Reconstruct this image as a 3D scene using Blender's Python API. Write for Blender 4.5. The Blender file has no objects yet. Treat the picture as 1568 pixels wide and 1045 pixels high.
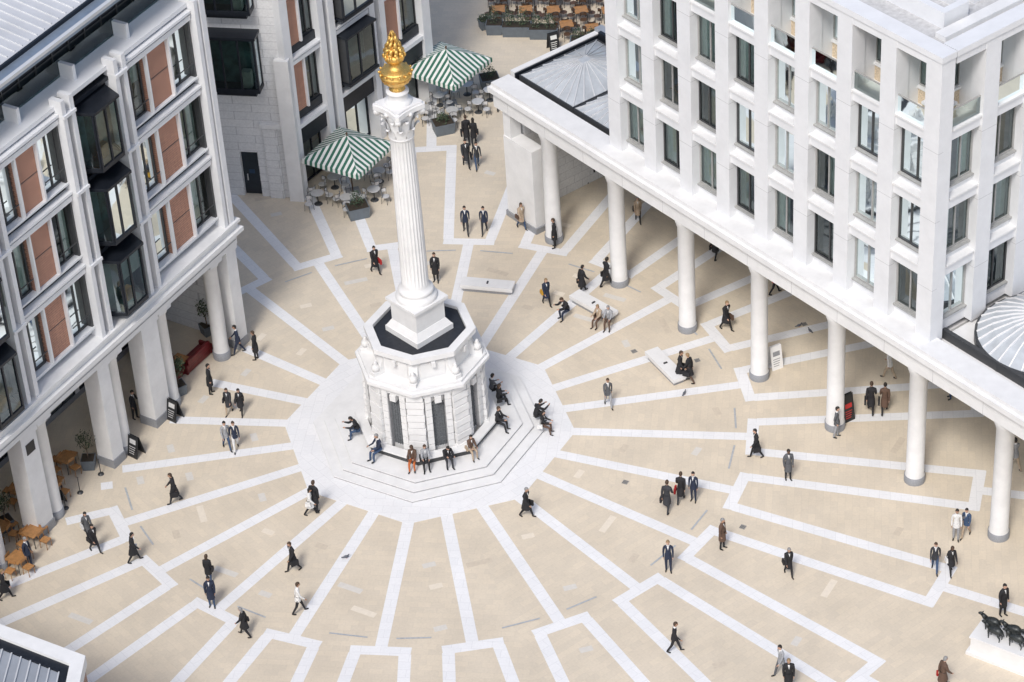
import bpy, bmesh, math, random
from mathutils import Vector, Matrix
random.seed(7)
rad=math.radians
sc=bpy.context.scene
# ------------------------------------------------------------------ materials
MATS={}
def mat(name,col,rough=.7,var=.08,scale=3.,metal=0.,bump=0.,spec=.5,col2=None,detail=4):
    if name in MATS: return MATS[name]
    m=bpy.data.materials.new(name); m.use_nodes=True; nt=m.node_tree; N=nt.nodes; L=nt.links
    b=N['Principled BSDF']; b.inputs['Roughness'].default_value=rough; b.inputs['Metallic'].default_value=metal
    b.inputs['Specular IOR Level'].default_value=spec
    tc=N.new('ShaderNodeTexCoord'); nz=N.new('ShaderNodeTexNoise'); nz.inputs['Scale'].default_value=scale; nz.inputs['Detail'].default_value=detail
    nz.inputs['Roughness'].default_value=.65
    L.new(tc.outputs['Object'],nz.inputs['Vector'])
    r=N.new('ShaderNodeValToRGB'); L.new(nz.outputs['Fac'],r.inputs['Fac'])
    c2=col2 if col2 else tuple(min(1,c*(1+var)) for c in col); c1=tuple(c*(1-var) for c in col)
    r.color_ramp.elements[0].position=.3; r.color_ramp.elements[1].position=.7
    r.color_ramp.elements[0].color=(*c1,1); r.color_ramp.elements[1].color=(*c2,1)
    L.new(r.outputs['Color'],b.inputs['Base Color'])
    if bump>0:
        bp=N.new('ShaderNodeBump'); bp.inputs['Strength'].default_value=bump; bp.inputs['Distance'].default_value=.02
        nz2=N.new('ShaderNodeTexNoise'); nz2.inputs['Scale'].default_value=scale*8; L.new(tc.outputs['Object'],nz2.inputs['Vector'])
        L.new(nz2.outputs['Fac'],bp.inputs['Height']); L.new(bp.outputs['Normal'],b.inputs['Normal'])
    MATS[name]=m; return m
def math_node(N,L,op,a,b=None,c=None):
    n=N.new('ShaderNodeMath'); n.operation=op
    for i,x in enumerate((a,b,c)):
        if x is None: continue
        if isinstance(x,(int,float)): n.inputs[i].default_value=x
        else: L.new(x,n.inputs[i])
    return n.outputs[0]
def brickmat(name,c1,c2,mortar,bw,bh,mort,mode='wall',rough=.75,var=.12,spec=.4,offset=.5,grime=.1,dirx=(.7,.7)):
    m=bpy.data.materials.new(name); m.use_nodes=True; nt=m.node_tree; N=nt.nodes; L=nt.links
    b=N['Principled BSDF']; b.inputs['Roughness'].default_value=rough; b.inputs['Specular IOR Level'].default_value=spec
    tc=N.new('ShaderNodeTexCoord'); sp=N.new('ShaderNodeSeparateXYZ'); L.new(tc.outputs['Object'],sp.inputs[0])
    cb=N.new('ShaderNodeCombineXYZ')
    X,Y,Z=sp.outputs
    if mode=='wall':
        u=math_node(N,L,'ADD',math_node(N,L,'MULTIPLY',X,dirx[0]),math_node(N,L,'MULTIPLY',Y,dirx[1]))
        L.new(u,cb.inputs[0]); L.new(Z,cb.inputs[1])
    else:
        r=math_node(N,L,'SQRT',math_node(N,L,'ADD',math_node(N,L,'MULTIPLY',X,X),math_node(N,L,'MULTIPLY',Y,Y)))
        a=math_node(N,L,'ARCTAN2',Y,X)
        k=math_node(N,L,'ADD',a,rad(98.8-22.5+360))
        k=math_node(N,L,'MODULO',k,rad(45)); k=math_node(N,L,'SUBTRACT',k,rad(22.5))
        d=math_node(N,L,'MULTIPLY',r,math_node(N,L,'COSINE',k))
        t=math_node(N,L,'MULTIPLY',r,math_node(N,L,'SINE',k))
        L.new(t,cb.inputs[0]); L.new(d,cb.inputs[1])
    br=N.new('ShaderNodeTexBrick'); L.new(cb.outputs[0],br.inputs['Vector'])
    br.inputs['Scale'].default_value=1; br.inputs['Brick Width'].default_value=bw; br.inputs['Row Height'].default_value=bh
    br.inputs['Mortar Size'].default_value=mort; br.inputs['Mortar Smooth'].default_value=.1; br.offset=offset
    br.inputs['Color1'].default_value=(*c1,1); br.inputs['Color2'].default_value=(*c2,1); br.inputs['Mortar'].default_value=(*mortar,1)
    nz=N.new('ShaderNodeTexNoise'); nz.inputs['Scale'].default_value=.35; nz.inputs['Detail'].default_value=5; nz.inputs['Roughness'].default_value=.6; L.new(tc.outputs['Object'],nz.inputs['Vector'])
    rp=N.new('ShaderNodeMapRange'); rp.inputs['From Min'].default_value=.3; rp.inputs['From Max'].default_value=.7
    rp.inputs['To Min'].default_value=1-var; rp.inputs['To Max'].default_value=1+var*.6; L.new(nz.outputs['Fac'],rp.inputs['Value'])
    nz3=N.new('ShaderNodeTexNoise'); nz3.inputs['Scale'].default_value=9; nz3.inputs['Detail'].default_value=3; L.new(tc.outputs['Object'],nz3.inputs['Vector'])
    rp3=N.new('ShaderNodeMapRange'); rp3.inputs['From Min'].default_value=.3; rp3.inputs['From Max'].default_value=.7
    rp3.inputs['To Min'].default_value=1-grime; rp3.inputs['To Max'].default_value=1+grime*.5; L.new(nz3.outputs['Fac'],rp3.inputs['Value'])
    f=math_node(N,L,'MULTIPLY',rp.outputs[0],rp3.outputs[0])
    mx=N.new('ShaderNodeVectorMath'); mx.operation='SCALE'; L.new(br.outputs['Color'],mx.inputs[0]); L.new(f,mx.inputs['Scale'])
    L.new(mx.outputs[0],b.inputs['Base Color'])
    MATS[name]=m; return m
def glassmat(name,tint,refl=.18):
    m=bpy.data.materials.new(name); m.use_nodes=True; nt=m.node_tree; N=nt.nodes; L=nt.links
    N.remove(N['Principled BSDF']); out=N['Material Output']
    tr=N.new('ShaderNodeBsdfTransparent'); tr.inputs[0].default_value=(*tint,1)
    gl=N.new('ShaderNodeBsdfGlossy'); gl.inputs['Color'].default_value=(.85,.95,.97,1); gl.inputs['Roughness'].default_value=.03
    nz=N.new('ShaderNodeTexNoise'); nz.inputs['Scale'].default_value=.6; tc=N.new('ShaderNodeTexCoord'); L.new(tc.outputs['Object'],nz.inputs['Vector'])
    bp=N.new('ShaderNodeBump'); bp.inputs['Strength'].default_value=.08; bp.inputs['Distance'].default_value=.1; L.new(nz.outputs['Fac'],bp.inputs['Height']); L.new(bp.outputs['Normal'],gl.inputs['Normal'])
    fr=N.new('ShaderNodeFresnel'); fr.inputs['IOR'].default_value=1.5
    a=math_node(N,L,'ADD',fr.outputs[0],refl)
    mx=N.new('ShaderNodeMixShader'); L.new(a,mx.inputs[0]); L.new(tr.outputs[0],mx.inputs[1]); L.new(gl.outputs[0],mx.inputs[2]); L.new(mx.outputs[0],out.inputs[0])
    MATS[name]=m; return m
tan=brickmat('york_stone_paving',(.685,.60,.475),(.635,.56,.45),(.58,.51,.41),.62,.34,.005,'polar',var=.09,grime=.05)
granite=brickmat('white_granite_band',(.80,.80,.805),(.76,.765,.775),(.64,.64,.65),.9,.5,.007,'polar',var=.05,grime=.04)
portland=mat('portland_stone',(.745,.745,.74),.75,.06,1.2)
portland2=brickmat('portland_ashlar',(.75,.75,.75),(.71,.715,.72),(.52,.52,.53),1.1,.5,.014,'wall',var=.06)
whiteframe=mat('white_precast',(.74,.75,.765),.6,.05,.9)
shadetrim=mat('shade_and_trim_grey',(.38,.38,.39),.8,.15,5)  # darker grey: paints shade into the step edges, also joints and dentils
greystone=mat('grey_granite',(.27,.28,.30),.5,.15,20)
dark=mat('dark_bronze_metal',(.018,.022,.03),.35,.2,5,metal=.3)
frame=mat('window_frame',(.05,.052,.055),.4,.1,5)
tealdim=mat('dim_teal_interior',(.055,.105,.105),.6,.6,1.5)
lightframe=mat('light_window_frame',(.36,.36,.35),.4,.1,5)
terracotta=brickmat('terracotta_tiles',(.50,.27,.19),(.44,.23,.165),(.26,.16,.12),.5,.12,.012,'wall',var=.12)
redbrick=brickmat('red_brick',(.36,.14,.08),(.28,.11,.065),(.45,.4,.35),.23,.075,.012,'wall',var=.15)
glass=glassmat('window_glass',(.66,.78,.75),.10)
glassb=glassmat('balustrade_glass',(.80,.90,.87),.10)
carpet=mat('office_floor',(.17,.17,.16),.8,.4,.7)
corewall=mat('office_core_wall',(.17,.16,.14),.8,.5,.5)
curtain=mat('curtain',(.72,.74,.71),.9,.12,4)
blind=mat('blind',(.45,.47,.44),.9,.15,4)
darkroof=mat('dark_roof_membrane',(.02,.023,.03),.55,.3,6)
midroof=mat('grey_roof_membrane',(.16,.17,.185),.6,.3,3)
zinc=mat('zinc_roof',(.42,.45,.49),.42,.12,.5,metal=.35)
zinclight=mat('light_metal_roof',(.62,.63,.645),.45,.08,.4,metal=.2)
gutter=mat('blue_grey_gutter',(.26,.32,.40),.4,.15,1,metal=.4)
leadpanel=mat('translucent_dome_panel',(.46,.49,.52),.3,.15,1.2)
roofgravel=mat('roof_paving',(.52,.52,.52),.9,.18,4)
gold=mat('gold_leaf',(.82,.51,.15),.36,.25,14,metal=.85,bump=.4)
tanpanel=mat('mosaic_panel',(.60,.49,.36),.8,.35,14)
bronze=mat('dark_bronze_sculpture',(.045,.05,.05),.45,.5,9,metal=.5)
green=mat('parasol_green',(.035,.14,.095),.8,.1,3)
cream=mat('parasol_white',(.74,.75,.72),.8,.05,3)
wood=mat('orange_wood',(.40,.20,.075),.5,.25,7)
darkwood=mat('dark_wood',(.09,.05,.03),.5,.3,7)
redleather=mat('red_leather',(.13,.012,.014),.35,.3,5)
metalw=mat('light_metal_furniture',(.6,.6,.6),.4,.1,5,metal=.2)
planterm=mat('planter_grey',(.13,.155,.18),.55,.12,3)
leafm=mat('foliage',(.06,.095,.045),.7,.5,5,col2=(.11,.15,.08))
leafd=mat('foliage_dark',(.03,.06,.028),.7,.5,5)
bark=mat('bark',(.12,.085,.06),.9,.3,12)
soil=mat('soil',(.04,.03,.02),.95,.3,12)
black=mat('black_board',(.015,.016,.018),.5,.2,3)
white=mat('white_paint',(.8,.8,.8),.5,.03,3)
redp=mat('red_print',(.5,.03,.03),.5,.1,3)
bluep=mat('blue_fabric',(.02,.05,.10),.4,.2,3)
doorm=mat('dark_door_paint',(.014,.022,.032),.35,.2,3)
slot=mat('steel_drain_slot',(.44,.46,.48),.4,.15,6,metal=.1)
cover=mat('cast_drain_cover',(.30,.29,.27),.6,.2,9)
grille=mat('bronze_grille',(.13,.14,.15),.6,.4,18)
warm=mat('interior_warm_wood',(.33,.17,.07),.6,.4,3)
pigeonm=mat('pigeon_feather',(.10,.11,.13),.7,.3,20)

# ------------------------------------------------------------------ mesh builder
class Fr:
    def __init__(s,o,u,n,z=0):
        l=math.hypot(*u); s.o=o; s.u=(u[0]/l,u[1]/l); l=math.hypot(*n); s.n=(n[0]/l,n[1]/l); s.z=z
    def p(s,u,v,z): return (s.o[0]+s.u[0]*u+s.n[0]*v, s.o[1]+s.u[1]*u+s.n[1]*v, z+s.z)
    def inv(s,x,y):
        dx=x-s.o[0];dy=y-s.o[1]; return (dx*s.u[0]+dy*s.u[1], dx*s.n[0]+dy*s.n[1])
W=Fr((0,0),(1,0),(0,1))
def RF(x,y,ang,z=0):
    a=rad(ang); return Fr((x,y),(math.cos(a),math.sin(a)),(-math.sin(a),math.cos(a)),z)
class MB:
    def __init__(s): s.v=[];s.f=[];s.m=[];s.s=[];s.mats=[]
    def mi(s,m):
        if m not in s.mats: s.mats.append(m)
        return s.mats.index(m)
    def add(s,vs,fs,m,sm=False):
        o=len(s.v); s.v+= [tuple(v) for v in vs]; k=s.mi(m) if not isinstance(m,int) else m
        for f in fs: s.f.append(tuple(i+o for i in f)); s.m.append(k); s.s.append(sm)
    def box(s,F,u0,u1,v0,v1,z0,z1,m):
        vs=[F.p(a,b,c) for c in (z0,z1) for b in (v0,v1) for a in (u0,u1)]
        s.add(vs,[(0,1,3,2),(4,6,7,5),(0,4,5,1),(2,3,7,6),(0,2,6,4),(1,5,7,3)],m)
    def taper(s,F,cu,cv,a0,b0,z0,a1,b1,z1,m):
        vs=[F.p(cu+x*a0,cv+y*b0,z0) for x,y in ((-1,-1),(1,-1),(1,1),(-1,1))]+[F.p(cu+x*a1,cv+y*b1,z1) for x,y in ((-1,-1),(1,-1),(1,1),(-1,1))]
        s.add(vs,[(3,2,1,0),(4,5,6,7),(0,1,5,4),(1,2,6,5),(2,3,7,6),(3,0,4,7)],m)
    def quad(s,pts,m): s.add(pts,[tuple(range(len(pts)))],m)
    def prism(s,pts,z0,z1,m,F=W):
        n=len(pts); vs=[F.p(x,y,z0) for x,y in pts]+[F.p(x,y,z1) for x,y in pts]
        s.add(vs,[tuple(range(n))[::-1],tuple(range(n,2*n))]+[(i,(i+1)%n,(i+1)%n+n,i+n) for i in range(n)],m)
    def lathe(s,F,cu,cv,prof,seg,m,sm=True,mod=None,cap=True,a0=0):
        vs=[];n=seg
        for r,z in prof:
            for i in range(n):
                a=a0+2*math.pi*i/n; rr=r*(mod(a,z) if mod else 1)
                vs.append(F.p(cu+rr*math.cos(a),cv+rr*math.sin(a),z))
        fs=[(j*n+i,j*n+(i+1)%n,(j+1)*n+(i+1)%n,(j+1)*n+i) for j in range(len(prof)-1) for i in range(n)]
        s.add(vs,fs,m,sm)
        if cap:
            s.add(vs[:n],[tuple(range(n))[::-1]],m); s.add(vs[-n:],[tuple(range(n))],m)
    def tube(s,p,q,r0,r1,m,seg=6,sm=True):
        p=Vector(p);q=Vector(q);d=(q-p).normalized(); a=d.orthogonal().normalized(); b=d.cross(a)
        vs=[p+(a*math.cos(t)+b*math.sin(t))*r0 for t in [2*math.pi*i/seg for i in range(seg)]]+[q+(a*math.cos(t)+b*math.sin(t))*r1 for t in [2*math.pi*i/seg for i in range(seg)]]
        s.add(vs,[(i,(i+1)%seg,(i+1)%seg+seg,i+seg) for i in range(seg)]+[tuple(range(seg))[::-1],tuple(range(seg,2*seg))],m,sm)
    def ell(s,c,r,m,seg=10,rings=7,rot=None,fn=None):
        vs=[]
        for j in range(rings+1):
            t=math.pi*j/rings
            for i in range(seg):
                a=2*math.pi*i/seg; v=Vector((math.sin(t)*math.cos(a)*r[0],math.sin(t)*math.sin(a)*r[1],math.cos(t)*r[2]))
                if fn: v=fn(v)
                if rot: v=rot@v
                vs.append(v+Vector(c))
        s.add(vs,[(j*seg+i,(j+1)*seg+i,(j+1)*seg+(i+1)%seg,j*seg+(i+1)%seg) for j in range(rings) for i in range(seg)],m,True)
    def leaves(s,c,rx,rz,n,size,m,m2=None):
        for _ in range(n):
            while True:
                v=Vector((random.uniform(-1,1),random.uniform(-1,1),random.uniform(-1,1)))
                if .25<v.length<1: break
            lump=1+.25*math.sin(5*v.x+3*v.z)*math.cos(4*v.y)
            p=Vector((c[0]+v.x*rx*lump,c[1]+v.y*rx*lump,c[2]+v.z*rz*lump))
            a=Vector((random.gauss(0,1),random.gauss(0,1),random.gauss(0,1))).normalized(); b=a.orthogonal().normalized()
            sz=size*random.uniform(.6,1.3)
            s.add([p-a*sz,p-b*sz*.4,p+a*sz,p+b*sz*.4],[(0,1,2,3)],m2 if (m2 and random.random()<.4) else m)
    def mesh(s,name,recalc=True):
        me=bpy.data.meshes.new(name); me.from_pydata(s.v,[],s.f)
        for m in s.mats: me.materials.append(m)
        me.polygons.foreach_set('material_index',s.m); me.polygons.foreach_set('use_smooth',s.s); me.update()
        if recalc:
            bm=bmesh.new(); bm.from_mesh(me); bmesh.ops.recalc_face_normals(bm,faces=bm.faces); bm.to_mesh(me); bm.free()
        return me
    def obj(s,name,parent=None,recalc=True):
        o=bpy.data.objects.new(name,s.mesh(name,recalc)); sc.collection.objects.link(o); o.parent=parent; return o
def empty(name):
    e=bpy.data.objects.new(name,None); e.empty_display_size=.5; sc.collection.objects.link(e); return e
def place(name,me,x,y,rot=0,z=0,s=1):
    o=bpy.data.objects.new(name,me); o.location=(x,y,z); o.rotation_euler=(0,0,rad(rot)); o.scale=(s,s,s); sc.collection.objects.link(o); return o

# ------------------------------------------------------------------ frames of the site
L=Fr((-9.8,8.0),(-.540,-.841),(.841,-.540))
D=Fr((-6.9,21.0),(-.978,.21),(-.21,-.978))
B=Fr((-6.9,21.0),(.62,.785),(.785,-.62))
R=Fr((7.0,15.3),(.590,-.807),(-.807,-.590))

# ------------------------------------------------------------------ ground
g=MB(); g.quad([(-220,-220,0),(220,-220,0),(220,260,0),(-220,260,0)],tan); g.obj('ground',recalc=False)
A0=-98.8
def pol(r,a): return (r*math.cos(rad(a)),r*math.sin(rad(a)))
def blocked(x,y):
    if L.inv(x,y)[1]<.75 and L.inv(x,y)[0]>-.6: return True
    u,v=B.inv(x,y)
    if v<.0 and u>-.2: return True
    u,v=D.inv(x,y)
    if v<0 and u>0: return True
    return False
bands=MB()
def strip(p,q,w,z,m=granite,mb=bands,step=.5):
    d=Vector((q[0]-p[0],q[1]-p[1])); l=d.length; d/=l; n=Vector((-d.y,d.x))*w/2; k=max(1,int(l/step)); run=None
    segs=[]
    for i in range(k):
        a=l*i/k;b=l*(i+1)/k;c=Vector(p)+d*((a+b)/2)
        if blocked(c.x,c.y):
            if run: segs.append(run); run=None
        else: run=(run[0],b) if run else (a,b)
    if run: segs.append(run)
    for a,b in segs:
        P0=Vector(p)+d*a;P1=Vector(p)+d*b
        mb.quad([(*(P0-n),z),(*(P1-n),z),(*(P1+n),z),(*(P0+n),z)],m)
R1=15.9
def R2(a): 
    a=(a+360)%360
    return 25.1 if 50<a<130 else 26.8
SW=.57
for k in range(24):
    a=A0+15*k
    strip(pol(6.3,a),pol(R1+.2,a),SW,.004)
    strip(pol(R1+.02,a-5.0),pol(R1+.02,a+5.0),SW,.008)
    for sgn in (-1,1):
        strip(pol(R1+.2,a+sgn*4.05),pol(R2(a)+.24,a+sgn*4.9),SW,.004)
    am=a+7.5; r2=R2(am)
    strip(pol(r2,am-3.15),pol(r2,am+3.15),SW,.008)
    strip(pol(r2+.2,am),pol(r2+11,am),SW,.004)
bands.prism([pol(7.25,A0+45*i) for i in range(8)],.002,.012,granite)
bands.obj('pavement_bands')
dr=MB()
for k in range(24):
    a=A0+15*k
    if k%2==0: strip(pol(15.05,a+2.3),pol(15.05,a+8.3),.09,.016,slot,dr)
    else: strip(pol(15.05,a+5.5),pol(15.05,a+12.3),.09,.016,slot,dr)
dr.obj('drain_slots')
pt=MB()
patchm=mat('weathered_slab',(.575,.50,.40),.8,.08,6); patchl=mat('pale_slab',(.73,.655,.545),.8,.06,6); patchg=mat('grey_slab',(.63,.60,.55),.8,.06,6)
donep=[]
for i in range(900):
    r=random.uniform(7.8,26);a=random.uniform(-180,180); off=(a-A0)%15; arc=rad(min(off,15-off))*r
    if r<15.8 and arc<1.05: continue
    if 14.6<r<15.6: continue
    if r>=15.3: 
        if abs(arc-rad(4.4)*r)<1.05 or r<16.9 or r>25.0 or arc<.3: continue
    x,y=pol(r,a)
    if blocked(x,y) or any((x-p)**2+(y-q)**2<1.5**2 for p,q in donep): continue
    donep.append((x,y))
    kk=math.floor((a-A0)/45); an=A0+45*kk+22.5+90
    F=RF(x,y,an); w=random.choice((.3,.31,.62));h=.165
    m=random.choices((patchm,patchl,patchg),(2,3,3))[0]
    pt.quad([F.p(-w,-h,.004),F.p(w,-h,.004),F.p(w,h,.004),F.p(-w,h,.004)],m)
pt.obj('pavement_repairs',recalc=False)
for x,y in ((10.5,5.0),(13.6,3.9),(19.3,6.3),(9.3,-5.2),(14.5,-9.0)):
    m=MB(); m.box(W,-.14,.14,-.14,.14,.001,.014,cover)
    for i in range(4): m.box(W,-.11+i*.06,-.09+i*.06,-.11,.11,.0142,.018,frame)
    o=m.obj('drain_cover'); o.location=(x,y,0.004); o.rotation_euler=(0,0,math.atan2(y,x))
def pigeon_mesh():
    m=MB(); m.ell((0,0,.12),(.13,.065,.065),pigeonm,8,6); m.tube((.08,0,.14),(.13,0,.2),.035,.028,pigeonm); m.ell((.14,0,.215),(.032,.026,.026),pigeonm,6,5); m.tube((.165,0,.21),(.19,0,.20),.008,.003,slot,4)
    m.taper(RF(-.16,0,0),0,0,.06,.035,.10,.06,.03,.12,pigeonm)
    for s in (-1,1): m.tube((.01,s*.025,.07),(.02,s*.03,0),.008,.008,redp,4)
    return m.mesh('pigeon')
PG=pigeon_mesh()
for x,y,a in ((19.0,6.1,20),(19.5,5.6,120),(12.7,1.2,60),(-4,-9.3,10)): place('pigeon',PG,x,y,a)

# ------------------------------------------------------------------ window helper
def window(mb,F,u0,u1,z0,z1,v,mul=1,fm=frame,curt=.5,t=.06):
    mb.box(F,u0,u1,v-.04,v+.06,z0,z0+t,fm); mb.box(F,u0,u1,v-.04,v+.06,z1-t,z1,fm)
    mb.box(F,u0,u0+t,v-.041,v+.061,z0+t,z1-t,fm); mb.box(F,u1-t,u1,v-.041,v+.061,z0+t,z1-t,fm)
    for i in range(mul):
        c=u0+(u1-u0)*(i+1)/(mul+1)+ (random.choice((-.12,0,.12)) if mul==1 else 0)
        mb.box(F,c-t/2,c+t/2,v-.04,v+.055,z0+t,z1-t,fm)
    mb.quad([F.p(u0+t,v,z0+t),F.p(u1-t,v,z0+t),F.p(u1-t,v,z1-t),F.p(u0+t,v,z1-t)],glass)
    if random.random()<curt:
        w=(u1-u0)*random.choice((.25,.4,.4,.6,.9)); s=random.random()<.5; a=u0+.05 if s else u1-.05-w; m=random.choice((curtain,curtain,blind))
        n=max(3,int(w/.12)); pts=[]
        for i in range(n+1): pts.append((a+w*i/n, v-.16-(.05 if i%2 else 0)))
        for i in range(n):
            mb.quad([F.p(pts[i][0],pts[i][1],z0+.03),F.p(pts[i+1][0],pts[i+1][1],z0+.03),F.p(pts[i+1][0],pts[i+1][1],z1-.03),F.p(pts[i][0],pts[i][1],z1-.03)],m)
    elif random.random()<.35:
        zz=z1-(z1-z0)*random.uniform(.2,.6)
        mb.quad([F.p(u0+.05,v-.15,zz),F.p(u1-.05,v-.15,zz),F.p(u1-.05,v-.15,z1-.04),F.p(u0+.05,v-.15,z1-.04)],blind)
def desks(mb,F,u0,u1,v0,v1,z):
    u=u0+1
    while u<u1-1.5:
        if random.random()<.8:
            v=random.uniform(v0+.9,v1-.5); mb.box(F,u,u+1.4,v-.35,v+.35,z+.7,z+.74,random.choice((white,curtain,warm)))
            mb.box(F,u+.4,u+.8,v-.2,v+.25,z+.05,z+1.0,random.choice((black,bluep,curtain,redp)))
        u+=1.9

# ------------------------------------------------------------------ LEFT building
lb=empty('brick_office_building')
w=MB(); gl=MB()
U0,U1=-.35,31
cols=[(0,'s',.40),(1.25,'r',.40),(5.6,'r',.40),(6.9,'s',.62),(9.6,'r',.40),(10.6,'s',.42),(15.1,'r',.40),(16.3,'s',.55),(19.3,'r',.4),(20.4,'s',.5),(25.2,'r',.4)]
for u,t,h in cols:
    if t=='r':
        w.lathe(L,u,0,[(h+.06,0),(h+.06,.45),(h+.02,.46)],24,greystone,cap=False)
        w.lathe(L,u,0,[(h+.02,.45),(h,.6),(h-.02,5.7),(h+.07,5.75),(h+.07,5.9)],24,portland)
        w.box(L,u-h-.1,u+h+.1,-h-.1,h+.1,5.9,6.2,portland)
    else:
        w.box(L,u-h-.04,u+h+.04,-.52,.52,0,.5,greystone); w.box(L,u-h,u+h,-.48,.48,.5,5.9,portland); w.box(L,u-h-.06,u+h+.06,-.55,.55,5.9,6.2,portland)
w.box(L,U0-.1,U1,-.62,.62,6.2,6.95,portland); w.box(L,U0-.35,U1,-.7,.95,6.95,7.18,portland); w.box(L,U0-.2,U1,-.7,.72,7.18,7.5,portland); w.box(L,U0-.3,U1,-.7,.85,7.5,7.66,portland)
for i in range(90):
    u=U0+.3+i*.34
    w.box(L,u,u+.12,.62,.80,6.8,6.948,shadetrim)
w.box(L,U0,U1,.621,.64,6.48,6.52,shadetrim)
w.box(L,U0,U1,-5,-.7,6.3,6.7,portland)
w.box(L,U0,U0+.3,-5,-.62,0,6.3,portland2)
sf=MB()
sf.box(L,U0+.3,U1,-5.4,-5.05,0,6.3,dark)
u=U0+.6
while u<U1-2:
    window(sf,L,u,u+2.1,.3,3.2,-4.7,1,dark,.0); window(sf,L,u,u+2.1,3.35,5.9,-4.7,1,dark,.2)
    sf.box(L,u+2.1,u+2.4,-5,-4.6,.3,6.3,portland); sf.box(L,u,u+2.1,-4.95,-4.93,.3,3.2,warm); u+=2.4
sf.box(L,U0+.3,U1,-5,-4.6,0,.3,greystone)
sf.obj('arcade_shopfront',lb)
floors=[7.66,11.75,15.8,19.9]
posts=[6.2,10.05,15.7,19.6,25.2]
def post_pair(c):
    for s in (-1,1): w.box(L,c+s*.30-.13,c+s*.30+.13,.05,.72,7.66,20.75,whiteframe)
    w.box(L,c-.17,c+.17,-.1,.25,7.66,20.5,dark)
    for z in floors[1:]: w.box(L,c-.44,c+.44,.1,.80,z-.06,z+.10,whiteframe)
for c in posts: post_pair(c)
w.box(L,U0,U0+.35,-.2,.72,7.66,20.75,whiteframe)
w.box(L,U0+.5,U0+.75,-.2,.70,7.66,20.55,whiteframe)
w.box(L,U0-.25,U0-.01,-.3,.3,7.66,20.3,dark)
bays=[(.45,5.75,'A'),(6.65,9.6,'B'),(10.5,15.25,'A'),(16.15,19.15,'B'),(20.05,24.75,'A'),(25.65,30.5,'A')]
for a,b,t in bays:
    for i in range(3):
        z0=floors[i]; z1=floors[i+1]
        if t=='A':
            w.box(L,a,b,-.1,.42,z1-.36,z1-.10,whiteframe); w.box(L,a,b,-.1,.50,z1+.03,z1+.16,whiteframe); w.box(L,a,b,-.1,.15,z1-.099,z1+.029,dark)
            w.box(L,a,b,-.1,.12,z0+.165,z0+.5,dark if i else whiteframe)
            ww=(b-a)*.325
            w.box(L,a,b,-.1,.38,z0+.5,z0+.60,whiteframe)
            bz0,bz1=z0+.60,z1-.36
            for s0,s1 in [(a,a+ww),(b-ww,b)]:
                window(gl,L,s0+.05,s1-.05,z0+.62,bz1-.02,-.02,1,frame,.35,.08)
                w.box(L,s0+.12,s1-.12,.30,.34,z0+1.4,z0+1.44,frame)
            m0,m1=a+ww+.02,b-ww-.02
            w.box(L,m0,m1,-.1,.20,bz0,bz1,terracotta)
            w.box(L,m0-.0,m0+.10,.20,.40,bz0,bz1,whiteframe); w.box(L,m1-.10,m1,.20,.40,bz0,bz1,whiteframe)
            w.box(L,m0+.1,m1-.1,.20,.215,(bz0+bz1)/2-.015,(bz0+bz1)/2+.015,frame)
            w.box(L,a-.02,a+.10,-.1,.3,bz0,bz1,frame); w.box(L,b-.10,b+.02,-.1,.3,bz0,bz1,frame)
        else:
            w.box(L,a,b,-.1,.05,z0,z1,dark)
            p0,p1=a+.2,b-.2
            zb0,zb1=z0+.55,z1-.55
            w.prism([(p0,0.05),(p0+.45,1.15),(p1-.45,1.15),(p1,0.05)],zb0-.14,zb0,dark,L)
            w.prism([(p0-.1,0.05),(p0+.38,1.30),(p1-.38,1.30),(p1+.1,0.05)],zb1,zb1+.14,dark,L)
            w.prism([(p0+.2,0.05),(p0+.6,.8),(p1-.6,.8),(p1-.2,0.05)],zb0-.35,zb0-.15,dark,L)
            BF=Fr(L.p(p0+.45,1.1,0)[:2],L.u,L.n)
            window(gl,BF,0,p1-p0-.9,zb0,zb1,0,1,dark,.1,.09)
            q0=L.p(p0,.05,0)[:2];q1=L.p(p0+.45,1.1,0)[:2]; d=(q1[0]-q0[0],q1[1]-q0[1])
            window(gl,Fr(q0,d,(d[1],-d[0])),0,1.14,zb0,zb1,0,0,dark,0,.08)
            q0=L.p(p1,.05,0)[:2];q1=L.p(p1-.45,1.1,0)[:2]; d=(q1[0]-q0[0],q1[1]-q0[1])
            window(gl,Fr(q0,d,(-d[1],d[0])),0,1.14,zb0,zb1,0,0,dark,0,.08)
            w.box(L,a,b,.05,.30,z1-.22,z1-.02,dark)
            w.quad([L.p(p0+.3,.07,zb0+.02),L.p(p1-.3,.07,zb0+.02),L.p(p1-.3,.07,zb1),L.p(p0+.3,.07,zb1)],tealdim)
            w.box(L,p0+.5,p1-.5,.1,1.0,zb0+.002,zb0+.02,tealdim)
            w.box(L,p0+.9,p0+1.3,.3,.6,zb0+.021,zb0+.7,random.choice((blind,warm,bluep)))
for z in floors: w.box(L,U0+.3,U1,-3,-.1,z-.35,z+.05,carpet)
w.box(L,U0+.1,U1,-16,-5.41,0,7.6,corewall); w.box(L,U0,U1,-16,-3,7.6,20.3,corewall)
w.box(L,U0-.02,U0+.25,-16,-3.01,7.66,20.29,portland2); w.box(L,U0-.02,U0+.25,-3.0,-.3,7.66,20.19,portland2)
for z in (9,13,17): 
    w.box(L,U0-.25,U0-.03,-5,-1,z,z+2,dark)
for i in range(12):
    w.box(L,U0+.3+i*2.6,U0+.42+i*2.6,-3,-.12,7.75,19.5,corewall)
w.box(L,U0-.05,U1,-1.2,.30,20.2,20.42,whiteframe)
w.box(L,U0+.2,U1,-15,-1.3,20.42,23.0,dark)
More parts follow.
